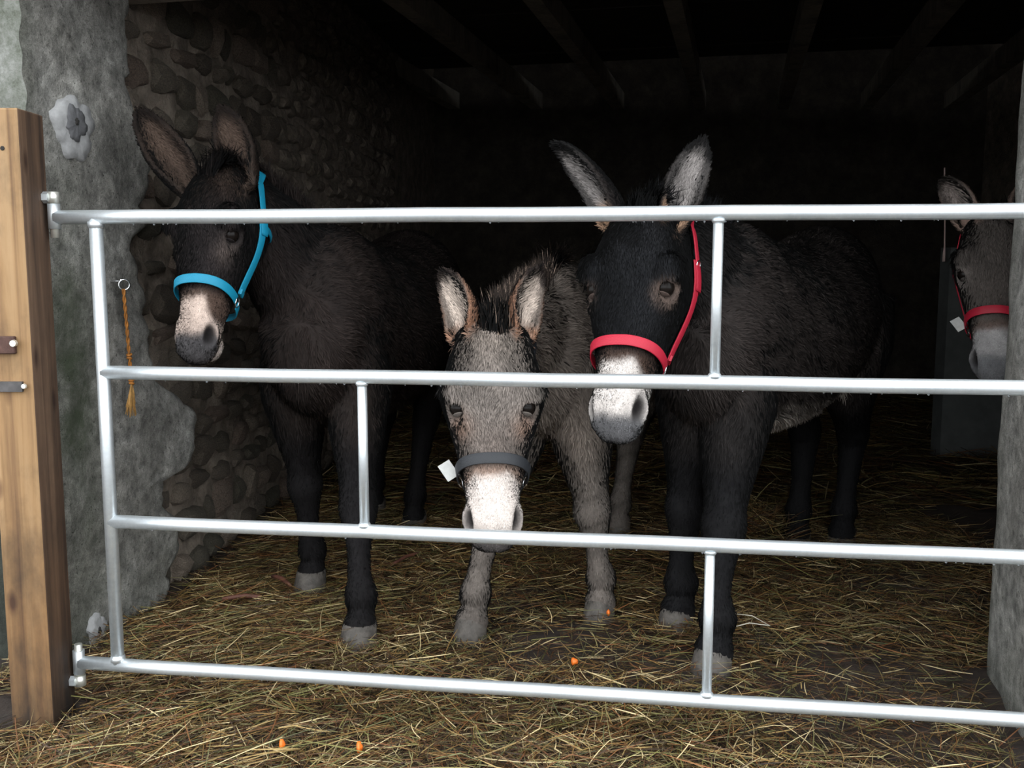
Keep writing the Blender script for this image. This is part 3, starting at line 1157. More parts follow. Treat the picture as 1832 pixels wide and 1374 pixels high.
    for i, p in enumerate(SV):
        kd.insert(p, i)
    kd.balance()
    src = np.array([kd.find(p)[1] for p in V])
    part = spart[src]
    tt, phi, flow = st_[src], sphi[src], sflow[src]
    earm = ((part == EARO) | (part == EARI)).astype(float)
    mask = np.clip(1.0 - 0.75 * earm, 0, 1)
    headm = (part == HEAD).astype(float)
    mask = mask * (1 - 0.45 * headm)
    mask = np.where(((part == FLEG) | (part == HLEG)) & (V[:, 2] < 0.42), 0.35, mask)
    V = laplace(V, E, 10, 0.5, mask)
    flow = laplace(flow, E, 6, 0.6)
    rel = V - poll
    lx = rel @ f / hs
    ls = rel @ s / hs / ws
    lv = rel @ u / hs

    tri = np.empty(0)
    me2.vertices.foreach_set('co', V.astype(np.float32).ravel())
    me2.update()

    def bvh():
        return BVHTree.FromPolygons(V.tolist(), [tuple(p.vertices) for p in me2.polygons])
    bt = bvh()

    HP = np.array(HEAD_ST)
    keep = [tuple(p.vertices) for p in me2.polygons if not any(earm[i] for i in p.vertices)]

    def cast(x, ang, v0=-0.03, strap=False):
        o = H(x, 0, v0)
        dr_ = unit(s * math.sin(ang) + u * math.cos(ang))
        hit = bt.ray_cast(Vector(o), Vector(dr_))
        if strap:
            hit = sbt[0].ray_cast(Vector(o), Vector(dr_))
            tp, bo, w_ = (np.interp(x, HP[:, 0], HP[:, i]) for i in (1, 2, 3))
            cv = max(0.03, tp - v0) if math.cos(ang) > 0 else max(0.03, v0 - bo)
            nom = 1 / math.sqrt((math.sin(ang) / (w_ * ws)) ** 2 + (math.cos(ang) / cv) ** 2) * hs
            if hit[0] is None or hit[3] > nom + (0.022 if x > 0.0 else 0.09):
                return o + dr_ * (nom + 0.008), dr_
        if hit[0] is None:
            return o + dr_ * 0.09 * hs, dr_
        nrm = np.array(hit[1])
        if np.dot(nrm, dr_) < 0:
            nrm = -nrm
        return np.array(hit[0]), nrm

    # sculpt eyes, nostrils, mouth
    eyes = []
    hd = (part == HEAD) | (part == EARO) | (part == EARI) | (part == NECK)
    for sg in (-1, 1):
        p, nr_ = cast(sp.get('eyex', 0.196), sg * math.radians(sp.get('eyea', 63)), -0.02)
        nr_ = unit(nr_ + s * sg * 0.8)
        dv = V - p
        dist = np.linalg.norm(dv, axis=1) / hs
        # almond: long along the face
        along = dv @ unit(f * 0.9 + s * sg * 0.1) / hs
        across = dv @ unit(np.cross(nr_, f)) / hs
        e = np.sqrt((along / 0.027) ** 2 + (across / 0.018) ** 2)
        V = V - nr_[None, :] * (0.013 * hs * np.exp(-e ** 2.5) * (dist < 0.06))[:, None]
        lid = np.exp(-((e - 1.45) / 0.38) ** 2) * (dist < 0.06)
        V = V + nr_[None, :] * (0.0055 * hs * lid)[:, None]
        eyes.append((p, nr_, sg))
    for sg in (-1, 1):
        c = H(0.470, sg * 0.052, -0.002)
        dv = V - c
        nd_ = unit(s * sg * 0.75 + u * 0.45 + f * 0.45)
        ax1 = unit(f * 0.75 - s * sg * 0.35 - u * 0.35)
        a1 = dv @ ax1 / hs
        a2 = dv @ unit(np.cross(nd_, ax1)) / hs
        e = np.sqrt((a1 / 0.024) ** 2 + (a2 / 0.0145) ** 2)
        near = np.linalg.norm(dv, axis=1) < 0.05 * hs
        V = V - nd_[None, :] * (0.024 * hs * np.exp(-e ** 3) * near)[:, None]
        V = V + nd_[None, :] * (0.006 * hs * np.exp(-((e - 1.5) / 0.35) ** 2) * near)[:, None]
        sp.setdefault('nost', []).append((c, nd_, ax1))
    mouth = np.exp(-((lv + 0.066 + 0.10 * (0.5 - lx).clip(0, 0.2)) / 0.006) ** 2) * smooth01(lx, 0.38, 0.42) * (part == HEAD)
    ctr = np.stack([V @ np.eye(3)[:, i] for i in range(3)], 1)
    inw = -(s[None, :] * np.sign(ls)[:, None] * np.minimum(np.abs(ls) / 0.03, 1)[:, None] + f[None, :] * 0.5)
    V = V + inw * (0.007 * hs * mouth)[:, None]
    V = laplace(V, E, 2, 0.4, (part == HEAD).astype(float))
    me2.vertices.foreach_set('co', V.astype(np.float32).ravel())
    me2.update()
    bt = bvh()
    Nn = np.empty(nv * 3, np.float32)
    me2.vertices.foreach_get('normal', Nn)
    Nn = Nn.reshape(-1, 3).astype(float)

    sbt = [BVHTree.FromPolygons(V.tolist(), keep)]
    # ---------------- colours and hair length
    K = sp['col']
    col = np.tile(np.array(K['body']), (nv, 1))
    hair = np.full(nv, 0.024)
    cphi = np.cos(phi)
    m_ = part == TRUNK
    w = smooth01(-cphi, 0.72, 0.93) * m_ * smooth01(tt, 0.2, 0.36)
    col = lerpc(col, K['belly'], w)
    hair = np.where(m_, 0.024 + 0.024 * w, hair)
    wt = smooth01(cphi, 0.85, 1.0) * m_
    col = lerpc(col, K.get('dorsal', K['body']), wt)
    m_ = part == NECK
    col[m_] = np.array(K.get('neck', K['body']))
    if 'stripe' in K:      # dark shoulder stripe
        a_ = (V - (c0 + UP * 0)) @ d / Lb
        hgt_ = V[:, 2] / h
        wst = np.exp(-((a_ - 0.27 + 0.10 * (hgt_ - 0.8)) / 0.028) ** 2) * smooth01(hgt_, 0.66, 0.78) * ((part == TRUNK) | (part == NECK))
        col = lerpc(col, K['stripe'], 0.85 * wst)
    m_ = (part == FLEG) | (part == HLEG)
    zf = V[:, 2] / h
    wl_ = smooth01(-zf, -0.56, -0.40) * m_
    col = lerpc(col, K['leg'], wl_)
    if 'forearm' in K:
        col = lerpc(col, K['forearm'], np.exp(-((zf - 0.53) / 0.075) ** 2) * (part == FLEG) * 0.8)
    hair = np.where(m_, 0.022 - 0.012 * smooth01(-zf, -0.5, -0.3) + 0.006 * np.exp(-((zf - 0.10) / 0.02) ** 2), hair)
    hair = np.where(m_ & (V[:, 2] < 0.045), 0.0, hair)
    if 'legband' in K:
        band = np.maximum(0, np.sin(zf * 74 + 1.1 * np.sin(V[:, 0] * 37))) ** 4 * smooth01(-zf, -0.45, -0.3)
        col = lerpc(col, K['legband'], 0.55 * band * m_)
    # head
    m_ = part == HEAD
    hc = np.tile(np.array(K['face']), (nv, 1))
    vn = vnoise(lx * 30, ls * 40, lv * 40, 3)
    hc = lerpc(hc, K.get('brow', K['face']), smooth01(-lx, -0.16, -0.03))
    hc = lerpc(hc, K.get('bridge', K['face']), smooth01(lx, 0.20, 0.30) * np.exp(-(ls / 0.05) ** 2) * 0.7)
    x0 = K['mz0']
    edge_w = smooth01(lx + 0.008 * vn - K.get('sidelag', 0.0) * smooth01(np.abs(ls), 0.03, 0.055), x0, x0 + 0.022)
    hc = lerpc(hc, K['muzzle_edge'], smooth01(lx + 0.008 * vn, x0 - 0.03, x0 + 0.005) * K.get('edgeamt', 0.6))
    hc = lerpc(hc, K['muzzle'], edge_w)
    wn_ = smooth01(lx + 0.004 * vn, K['nose0'], K['nose0'] + 0.025)
    hc = lerpc(hc, K['nose'], wn_ * smooth01(lv, -0.062, -0.045))
    hc = lerpc(hc, K['lip'], smooth01(lx, 0.44, 0.47) * smooth01(-lv, 0.062, 0.075))
    hc = lerpc(hc, (0.02, 0.016, 0.015), mouth * 0.85)
    for (p, nr_, sg) in eyes:
        q = p + f * 0.006 * hs
        dist = np.linalg.norm(V - q, axis=1) / hs
        under = (V - p) @ unit(f * 0.9 - u * 0.2) / hs
        hc = lerpc(hc, K['eyering'], np.exp(-(dist / K.get('eyer', 0.034)) ** 4) * K.get('eyeamt', 0.9))
        if 'tear' in K:
            q2 = p + f * 0.045 * hs + u * 0.006 - s * sg * 0.006
            hc = lerpc(hc, K['tear'], np.exp(-(np.linalg.norm(V - q2, axis=1) / hs / 0.032) ** 2) * 0.7)
        hc = lerpc(hc, (0.012, 0.01, 0.01), np.exp(-(dist / 0.0215) ** 6))
    col = np.where(m_[:, None], hc, col)
    hair = np.where(m_, 0.019 + 0.010 * np.exp(-((lx - 0.14) / 0.04) ** 2) * smooth01(np.abs(ls), 0.05, 0.08) - 0.006 * smooth01(lx, 0.12, 0.25) - 0.009 * smooth01(lx, 0.3, 0.4), hair)
    for (p, nr_, sg) in eyes:
        dist = np.linalg.norm(V - p, axis=1) / hs
        hair = np.where(m_ & (dist < 0.034), np.minimum(hair, 0.005), hair)
        hair = np.where(m_ & (dist < 0.020), 0.0, hair)
    # ears
    m_ = part == EARO
    ec = lerpc(np.tile(np.array(K['earback']), (nv, 1)), K['eartip'], smooth01(tt, 0.55, 0.85))
    col = np.where(m_[:, None], ec, col)
    hair = np.where(m_, 0.010, hair)
    m_ = part == EARI
    rim = smooth01(np.abs(phi), 0.48, 0.8) * smooth01(tt, 0.05, 0.3)
    ec = np.tile(np.array(K['earin']), (nv, 1))
    ec = lerpc(ec, K['eardeep'], np.exp(-((phi + 0.05) / 0.16) ** 2) * smooth01(-tt, -0.75, -0.1) * 0.9)
    ec = lerpc(ec, K['earbase'], smooth01(-tt, -0.28, -0.08))
    ec = lerpc(ec, K['eartip'], np.clip(rim * 0.75 + smooth01(tt, 0.72, 0.9), 0, 1))
    col = np.where(m_[:, None], ec, col)
    hair = np.where(m_, 0.020 * (1 - 0.6 * rim), hair)
    m_ = part == TAIL
    col[m_] = np.array(K['leg'])
    col = laplace(col, E, 3, 0.5)
    for (c, nd_, ax1) in sp['nost']:
        dv = V - c
        a1 = dv @ ax1 / hs
        a2 = dv @ unit(np.cross(nd_, ax1)) / hs
        e = np.sqrt((a1 / 0.024) ** 2 + (a2 / 0.0150) ** 2)
        nr2 = (np.linalg.norm(dv, axis=1) < 0.06 * hs)
        col = lerpc(col, np.array(K['nose']) * 0.7, 0.55 * np.exp(-(e / 1.6) ** 4) * nr2)
        col = lerpc(col, (0.010, 0.008, 0.008), np.exp(-(e / 1.05) ** 5) * nr2)
        hair = np.where(nr2 & (e < 1.15), 0.0, hair)
    blot = 1 + 0.16 * vnoise(V[:, 0] * 9, V[:, 1] * 9, V[:, 2] * 9, 5) + 0.10 * vnoise(V[:, 0] * 27, V[:, 1] * 27, V[:, 2] * 27, 9)
    col = np.clip(col * blot[:, None], 0, 1)

    # ---------------- objects
    base = (c0 + c1) / 2
    root = empty('donkey', tuple(base))
    tag(root, sp['label'], 'donkey', 'donkeys behind the gate')
    me2.vertices.foreach_set('co', (V - base).astype(np.float32).ravel())
    a = me2.attributes.new('col', 'FLOAT_COLOR', 'POINT')
    a.data.foreach_set('color', np.concatenate([col * 0.8, np.ones((nv, 1))], 1).astype(np.float32).ravel())
    me2.update()
    me2.materials.clear()
    me2.name = 'body'
    link_mesh('body', me2, M['skin'], root, None, True)
    for (p, nr_, sg) in eyes:
        bm = bmesh.new()
        bmesh.ops.create_uvsphere(bm, u_segments=20, v_segments=14, radius=0.0215 * hs)
        me = bpy.data.meshes.new('eye')
        bm.to_mesh(me)
        bm.free()
        eo = link_mesh('eye', me, M['eye'], root, None, True)
        ec_ = p - nr_ * 0.0150 * hs
        eo.location = ec_ - base
        for pole, rr_, tm in ((unit(-f * 0.90 + nr_ * 0.40 + u * 0.15), 1.10, 47), (unit(f * 0.98 - nr_ * 0.15), 1.05, 44)):
            t1 = unit(np.cross(pole, nr_))
            t2 = np.cross(pole, t1)
            LV, LF = [], []
            for i in range(9):
                th = math.radians(tm * i / 8)
                for q in range(20):
                    a_ = 2 * math.pi * q / 20
                    LV.append(ec_ + 0.0215 * hs * rr_ * (pole * math.cos(th) + max(math.sin(th), 0.02) * (t1 * math.cos(a_) + t2 * math.sin(a_))))
            for q in range(20):
                a_ = 2 * math.pi * q / 20
                LV.append(ec_ + 0.0205 * hs * (pole * math.cos(math.radians(tm)) + math.sin(math.radians(tm)) * (t1 * math.cos(a_) + t2 * math.sin(a_))))
            LF = [(i * 20 + q, i * 20 + (q + 1) % 20, (i + 1) * 20 + (q + 1) % 20, (i + 1) * 20 + q) for i in range(9) for q in range(20)]
            mesh_np('eyelid', np.array(LV), LF, M['skin'], root, True, {'col': ('FLOAT_COLOR', np.tile(np.append(np.array(K.get('lid', K['face'])) * 0.7, 1), (len(LV), 1)))})
    # hooves
    for (hx, hy) in list(sp['front']) + list(sp['hind']):
        V2, n = [], 16
        for z, rx, off in ((-0.02, 0.056, -0.014), (0.0, 0.055, -0.014), (0.025, 0.051, -0.007), (0.052, 0.0475, 0.0), (0.058, 0.036, 0.0)):
            for q in range(n):
                a_ = 2 * math.pi * q / n
                V2.append(np.array([hx, hy, 0]) + side * rx * k * 0.95 * math.sin(a_) + d * (rx * k * math.cos(a_) * (1.12 if math.cos(a_) < 0 else 0.85) + off * 1.3) + UP * z)
        F2 = [(i * n + q, i * n + (q + 1) % n, (i + 1) * n + (q + 1) % n, (i + 1) * n + q) for i in range(4) for q in range(n)]
        F2 += [tuple(range(n))[::-1], tuple(4 * n + q for q in range(n))]
        MBh = MB().add(V2, F2)
        MBh.build('hoof', M['hoof'], root, True)

    # coat: short hairs rooted on the hide
    me2.calc_loop_triangles()
    T = np.empty(len(me2.loop_triangles) * 3, np.int32)
    me2.loop_triangles.foreach_get('vertices', T)
    T = T.reshape(-1, 3)
    area = 0.5 * np.linalg.norm(np.cross(V[T[:, 1]] - V[T[:, 0]], V[T[:, 2]] - V[T[:, 0]]), axis=1)
    fn = Nn[T[:, 0]]
    tocam = CAMP[None, :] - V[T[:, 0]]
    facing = np.einsum('ij,ij->i', fn, tocam) / np.linalg.norm(tocam, axis=1)
    dens = np.where(facing > -0.25, 1.0, 0.12) * np.where(np.isin(part[T[:, 0]], (HEAD, EARO, EARI)), 4.2, 1.0)
    dens = dens * (hair[T[:, 0]] > 0.001)
    wgt = area * dens
    NH = sp.get('hairs', 60000)
    idx = RNG.choice(len(T), NH, p=wgt / wgt.sum())
    r1, r2 = RNG.random(NH), RNG.random(NH)
    sq = np.sqrt(r1)
    bc = np.stack([1 - sq, sq * (1 - r2), sq * r2], 1)
    tv = T[idx]

    def bary(A):
        return np.einsum('ij,ijk->ik', bc, A[tv])
    p = bary(V)
    nn = bary(Nn)
    nn /= np.linalg.norm(nn, axis=1)[:, None] + 1e-9
    fl_ = bary(flow)
    hc_ = bary(col)
    L = np.einsum('ij,ij->i', bc, hair[tv]) * RNG.uniform(0.6, 1.25, NH)
    fl_ = fl_ - nn * np.einsum('ij,ij->i', fl_, nn)[:, None]
    fl_ /= np.linalg.norm(fl_, axis=1)[:, None] + 1e-9
    swirl = 0.55 * vnoise(p[:, 0] * 16, p[:, 1] * 16, p[:, 2] * 16, 2)
    bn = np.cross(nn, fl_)
    jit = RNG.normal(0, 0.22, (NH, 2))
    dirn = fl_ + bn * (swirl + jit[:, 0])[:, None] + nn * (0.33 + 0.18 * jit[:, 1])[:, None]
    dirn /= np.linalg.norm(dirn, axis=1)[:, None]
    tocam = CAMP[None, :] - p
    sd = np.cross(dirn, tocam)
    sd /= np.linalg.norm(sd, axis=1)[:, None] + 1e-9
    sd = sd * 0.75 + bn * 0.5
    sd /= np.linalg.norm(sd, axis=1)[:, None] + 1e-9
    wd = np.where(L > 0.012, 0.0016, 0.00115) * RNG.uniform(0.7, 1.3, NH)
    tip = p + dirn * L[:, None] + UP[None, :] * (-0.12 * L)[:, None]
    midp = p + dirn * (0.55 * L)[:, None] + nn * (0.05 * L)[:, None]
    VV = np.stack([p - sd * wd[:, None] - nn * 0.002, p + sd * wd[:, None] - nn * 0.002, midp + sd * wd[:, None] * 0.8, midp - sd * wd[:, None] * 0.8, tip], 1).reshape(-1, 3)
    i0 = np.arange(NH) * 5
    FF = np.concatenate([np.stack([i0, i0 + 1, i0 + 2], 1), np.stack([i0, i0 + 2, i0 + 3], 1), np.stack([i0 + 3, i0 + 2, i0 + 4], 1)])
    vb = RNG.uniform(0.7, 1.3, NH)[:, None]
    cc = np.clip(hc_ * vb, 0, 1)
    cc5 = np.repeat(cc, 5, 0)
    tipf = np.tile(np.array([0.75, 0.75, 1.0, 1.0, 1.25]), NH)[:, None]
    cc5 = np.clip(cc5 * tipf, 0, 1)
    sn = nn * 0.8 + RNG.normal(0, 0.22, (NH, 3)) + UP[None, :] * 0.1
    sn /= np.linalg.norm(sn, axis=1)[:, None]
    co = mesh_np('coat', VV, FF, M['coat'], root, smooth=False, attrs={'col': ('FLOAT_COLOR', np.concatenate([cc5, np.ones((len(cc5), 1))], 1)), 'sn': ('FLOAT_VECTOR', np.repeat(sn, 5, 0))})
    co['kind'] = 'stuff'

    # mane along the crest of the neck and forelock between the ears
    crest = []
    for q in np.linspace(0.0, 1.0, 60):
        c = H(0.03, 0, 0.045) * (1 - q) ** 2 + 2 * q * (1 - q) * (mid + np.array([0, 0, 0.22 * k])) + (nb + UP * 0.22 * k) * q ** 2
        crest.append(c)
    crest = np.array(crest)
    hits = []
    for c in crest:
        r = bt.find_nearest(Vector(c))
        hits.append((np.array(r[0]), np.array(r[1])))
    NM = sp.get('mane', 2600)
    VV, CC, SN = [], [], []
    q = RNG.random(NM) ** 1.25
    for i in range(NM):
        a_ = q[i] * 59
        i0_ = int(a_)
        hp, hn = hits[i0_]
        hp = hp + (hits[min(i0_ + 1, 59)][0] - hp) * (a_ - i0_)
        out = unit(crest[i0_] - hits[i0_][0] + UP * 0.02 + unit(u0) * 0.004)
        sdv = unit(nside) * RNG.normal(0, 0.014)
        Lm = (0.075 if q[i] > 0.1 else 0.062) * RNG.uniform(0.55, 1.15) * sp.get('manelen', 1.0) * (1 - 0.35 * q[i])
        dirm = unit(out * 0.8 + UP * 0.7 + RNG.normal(0, 0.22, 3) + (u * 0.25 if q[i] < 0.12 else 0))
        p_ = hp + sdv - out * 0.012
        sdw = unit(np.cross(dirm, CAMP - p_)) * 0.0014
        mp = p_ + dirm * Lm * 0.5
        tp_ = p_ + dirm * Lm + RNG.normal(0, 0.007, 3)
        VV += [p_ - sdw, p_ + sdw, mp + sdw * 0.8, mp - sdw * 0.8, tp_]
        vb_ = RNG.uniform(0.6, 1.4)
        cbase = np.array(K['mane']) if abs(RNG.normal(0, 1)) < 1.5 else np.array(K['maneside'])
        CC += [np.clip(np.append(cbase * vb_, 1), 0, 1)] * 5
        SN += [unit(out + unit(CAMP - p_) * 0.4 + RNG.normal(0, 0.25, 3))] * 5
    i0 = np.arange(NM) * 5
    FF = np.concatenate([np.stack([i0, i0 + 1, i0 + 2], 1), np.stack([i0, i0 + 2, i0 + 3], 1), np.stack([i0 + 3, i0 + 2, i0 + 4], 1)])
    mo = mesh_np('mane', np.array(VV), FF, M['coat'], root, smooth=False, attrs={'col': ('FLOAT_COLOR', np.array(CC)), 'sn': ('FLOAT_VECTOR', np.array(SN))})
    mo['kind'] = 'stuff'
    return dict(H=H, cast=cast, f=f, s=s, u=u, hs=hs, ws=ws, root=root, bt=bt, near=sbt[0].find_nearest, crest=[h_[0] for h_ in hits])


def strap_mesh(pts, nrm, width, th):
    pts, nrm = np.array(pts), np.array(nrm)
    V, F = [], []
    n = len(pts)
    for i in range(n):
        t = unit(pts[min(i + 1, n - 1)] - pts[max(i - 1, 0)])
        b_ = unit(np.cross(t, nrm[i]))
        nn = unit(np.cross(b_, t))
        if np.dot(nn, nrm[i]) < 0:
            nn = -nn
        for (w, o) in ((-0.5, 0), (0.5, 0), (0.5, th), (0.46, th * 1.2), (-0.46, th * 1.2), (-0.5, th)):
            V.append(pts[i] + b_ * w * width + nn * o)
    for i in range(n - 1):
        for q in range(6):
            F.append((i * 6 + q, i * 6 + (q + 1) % 6, (i + 1) * 6 + (q + 1) % 6, (i + 1) * 6 + q))
    F.append(tuple(range(6))[::-1])
    F.append(tuple((n - 1) * 6 + q for q in range(6)))
    return V, F


def make_halter(D, mat, label, width=0.024, xn=0.335, tagside=None, low=0):
    H, cast, hs, f, s, u = D['H'], D['cast'], D['hs'], D['f'], D['s'], D['u']
    c, n = cast(xn, 0)
    root = empty('halter', tuple(c))
    tag(root, label, 'halter', 'webbing halters')
    OFF = 0.013

    def path(cp, sub=6, off=OFF, relax=2):
        """cp: (x, degrees) control points on the head"""
        P, _ = catmull(np.array(cp, float), sub)
        pts, nr = [], []
        for x, a in P:
            q, nn = cast(x, math.radians(a), -0.045, True)
            if x < -0.01:      # over the nape the strap lies on the neck
                sa, ca = math.sin(math.radians(a)), math.cos(math.radians(a))
                r_ = D['near'](Vector(H(x, 0.085 * sa, -0.035 + 0.085 * ca)))
                q, nn = np.array(r_[0]), np.array(r_[1])
            pts.append(q + nn * off)
            nr.append(unit(nn + s * (0.5 * math.sin(math.radians(a))) + u * 0.25 * (abs(a) < 125)))
        pts, nr = np.array(pts), np.array(nr)
        for _ in range(relax):
            p2 = pts.copy()
            p2[1:-1] = 0.25 * pts[:-2] + 0.5 * pts[1:-1] + 0.25 * pts[2:]
            out = np.einsum('ij,ij->i', p2 - pts, nr)
            pts = p2 - nr * np.minimum(out, 0)[:, None] * 0.7
            nr[1:-1] = 0.25 * nr[:-2] + 0.5 * nr[1:-1] + 0.25 * nr[2:]
        return pts, nr
    RA = 104
    xr = xn + 0.012
    nb_cp = [(xr - 0.002, -RA + 8), (xn + 0.004, -75), (xn - 0.004, -45), (xn - 0.006, -20), (xn - 0.006, 0), (xn - 0.006, 20), (xn - 0.004, 45), (xn + 0.004, 75), (xr - 0.002, RA - 8)]
    p, nr = path(nb_cp)
    MB().add(*strap_mesh(p, nr, width, 0.0025)).build('noseband', M[mat], root, True)
    cs = path([(xr + 0.004, RA + 9), (xr + 0.008, 130), (xr + 0.008, 155), (xr + 0.008, 180), (xr + 0.008, 205), (xr + 0.008, 230), (xr + 0.004, 360 - RA - 9)], off=0.012)
    # the chin strap hangs a little loose below the jaw
    pts = cs[0] - u[None, :] * (0.022 * np.sin(np.linspace(0, math.pi, len(cs[0]))))[:, None]
    MB().add(*strap_mesh(pts, cs[1], width * 0.95, 0.0025)).build('chin_strap', M[mat], root, True)
    for sg in (-1, 1):
        ring_p, ring_n = cast(xr, math.radians(sg * RA), -0.045)
        e1 = unit(f - ring_n * np.dot(f, ring_n))
        e2 = np.cross(ring_n, e1)
        MB().torus(ring_p + ring_n * (OFF + 0.002), e1, e2, 0.0135, 0.0019, 18, 6).build('ring', M['chrome'], root, True)
        cp = [(xr - 0.022, sg * (RA + 3)), (0.27, sg * (108 + low)), (0.20, sg * (108 + low)), (0.13, sg * (102 + low)), (0.08, sg * (94 + low))]
        a, nn = path(cp)
        MB().add(*strap_mesh(a, nn, width * 0.95, 0.0025)).build('cheek_strap', M[mat], root, True)
        a2, nn2 = path([(0.145, sg * (106 + low)), (0.09, sg * (100 + low)), (0.03, sg * (94 + low)), (-0.008, sg * (90 + low))], off=OFF + 0.004)
        mid_p = D['crest'][20]
        tgt = [a2[-1], mid_p * 0.45 + a2[-1] * 0.55, mid_p * 0.8 + a2[-1] * 0.2, mid_p]
        ext, _ = catmull(np.array(tgt), 6)
        ep, en = list(a2), list(nn2)
        for q in ext[1:]:
            r_ = D['bt'].find_nearest(Vector(q))
            nq = np.array(r_[1])
            ep.append(np.array(r_[0]) + nq * OFF)
            en.append(nq)
        ep, en = np.array(ep), np.array(en)
        for _ in range(3):
            ep[1:-1] = 0.25 * ep[:-2] + 0.5 * ep[1:-1] + 0.25 * ep[2:]
            en[1:-1] = 0.25 * en[:-2] + 0.5 * en[1:-1] + 0.25 * en[2:]
        MB().add(*strap_mesh(ep, en, width * 0.95, 0.0025)).build('crown_strap', M[mat], root, True)
        a3, nn3 = path([(0.12, sg * 112), (0.115, sg * 135), (0.11, sg * 160), (0.11, sg * 180)])
        MB().add(*strap_mesh(a3, nn3, width * 0.8, 0.0025)).build('throat_strap', M[mat], root, True)
        # keeper loop and small buckle on the cheek strap
        kp, kn = cast(xr - 0.030, math.radians(sg * (RA + 4)), -0.045)
        tdir = unit(a[3] - a[0])
        bb = unit(np.cross(tdir, kn))
        MB().box(kp + kn * (OFF + 0.0035), (0.007, width * 0.53, 0.0028), (tdir, bb, kn)).build('keeper', M[mat], root)
        kb, kn2 = cast(0.088, math.radians(sg * (100 + low)), -0.045)
        MB().torus(kb + kn2 * (OFF + 0.006), e1, np.cross(kn2, e1), 0.012, 0.002, 14, 6).build('buckle', M['chrome'], root, True)
    if tagside:
        q, nn = cast(xr - 0.02, math.radians(tagside * (RA - 12)), -0.045)
        out = unit(s * tagside * 0.9 + u * 0.25)
        al = unit(-f * 0.75 + out * 0.55)
        wd = unit(np.cross(np.cross(al, f), al))
        wd = unit(f * 0.8 + out * 0.35 - al * np.dot(f * 0.8 + out * 0.35, al))
        nrm = np.cross(al, wd)
        c = q + nn * 0.012 + out * 0.022
        MB().box(c, (0.022, 0.0165, 0.0007), (al, wd, nrm)).build('label_tag', M['tag'], root)
    return root


BROWN = (0.0215, 0.0155, 0.0135)
D1 = make_donkey(dict(
    label='dark brown donkey in the cyan halter beside the stone wall', h=1.17, breast=(-0.60, 2.78), buttock=(-0.36, 4.17), fat=1.16, deep=1.12,
    poll=at(396, 322, 2.66), muzzle=at(338, 634, 2.48), yaw=36, wide=0.98, neckmid=(-0.02, -0.02, 0.04),
    ears=(at(246, 192, 2.66), at(392, 186, 2.72)), eartwist=(10, -14), earsize=1.02, earsep=0.082,
    front=((-0.423, 2.67), (-0.652, 3.14)), fside=(1, -1), hind=((-0.389, 3.90), (-0.585, 4.15)), hside=(1, -1), legthick=1.02, hairs=90000, mane=2600,
    col=dict(body=BROWN, belly=(0.0250, 0.0200, 0.0170), leg=(0.0080, 0.0070, 0.0075), face=(0.0140, 0.0110, 0.0110), brow=(0.0225, 0.0145, 0.0110), bridge=(0.0180, 0.0150, 0.0155),
             neck=(0.0150, 0.0110, 0.0100), muzzle=(0.60, 0.47, 0.40), muzzle_edge=(0.12, 0.075, 0.055), mz0=0.362, sidelag=0.055, nose0=0.455, nose=(0.075, 0.07, 0.072), lip=(0.45, 0.38, 0.34),
             eyering=(0.03, 0.024, 0.022), eyeamt=0.8, tear=(0.11, 0.085, 0.075), earback=(0.0150, 0.0100, 0.0075), eartip=(0.0100, 0.0065, 0.0050), earin=(0.06, 0.04, 0.03), eardeep=(0.025, 0.016, 0.012),
             earbase=(0.04, 0.027, 0.02), mane=(0.0140, 0.0100, 0.0090), maneside=(0.0250, 0.0180, 0.0150), forearm=(0.0225, 0.0170, 0.0145))))
make_halter(D1, 'cyan', 'bright cyan webbing halter on the dark brown donkey', 0.024)

GREY = (0.14, 0.115, 0.098)
D2 = make_donkey(dict(
    label='grey-brown donkey with lowered head and white nose in a black halter', h=1.06, breast=(0.05, 2.70), buttock=(0.47, 3.93), fat=1.05,
    poll=at(881, 598, 2.44), muzzle=at(882, 972, 2.235), yaw=0, wide=1.1, eyex=0.212, eyea=59, neckmid=(0.0, 0.0, 0.03),
    ears=(at(786, 482, 2.47), at(972, 478, 2.47)), eartwist=(-40, 40), earsize=0.96,
    front=((-0.113, 2.73), (0.265, 2.88)), fside=(-1, 1), hind=((0.424, 3.82), (0.30, 4.0)), hside=(1, -1), legthick=1.14, hairs=100000, mane=5200, manelen=1.15,
    col=dict(body=GREY, belly=(0.2538, 0.2147, 0.1854), leg=(0.1464, 0.1249, 0.1093), legband=(0.05, 0.042, 0.036), face=(0.1854, 0.1591, 0.1415), brow=(0.2050, 0.1708, 0.1464), bridge=(0.1415, 0.1122, 0.0976),
             neck=(0.1610, 0.1347, 0.1152), muzzle=(0.66, 0.58, 0.53), muzzle_edge=(0.36, 0.23, 0.17), mz0=0.358, sidelag=0.012, nose0=0.497, nose=(0.10, 0.09, 0.088), lip=(0.06, 0.05, 0.048), stripe=(0.03, 0.025, 0.022),
             eyering=(0.2, 0.155, 0.13), eyer=0.030, eyeamt=0.5, tear=(0.33, 0.19, 0.13), earback=(0.17, 0.085, 0.052), eartip=(0.02, 0.014, 0.012), earin=(0.56, 0.46, 0.39), eardeep=(0.10, 0.07, 0.055),
             earbase=(0.28, 0.15, 0.095), mane=(0.028, 0.02, 0.016), maneside=(0.30, 0.22, 0.17), forearm=(0.1952, 0.1610, 0.1366))))
make_halter(D2, 'black', 'black webbing halter with a white label on the grey-brown donkey', 0.026, 0.342, tagside=-1, low=20)

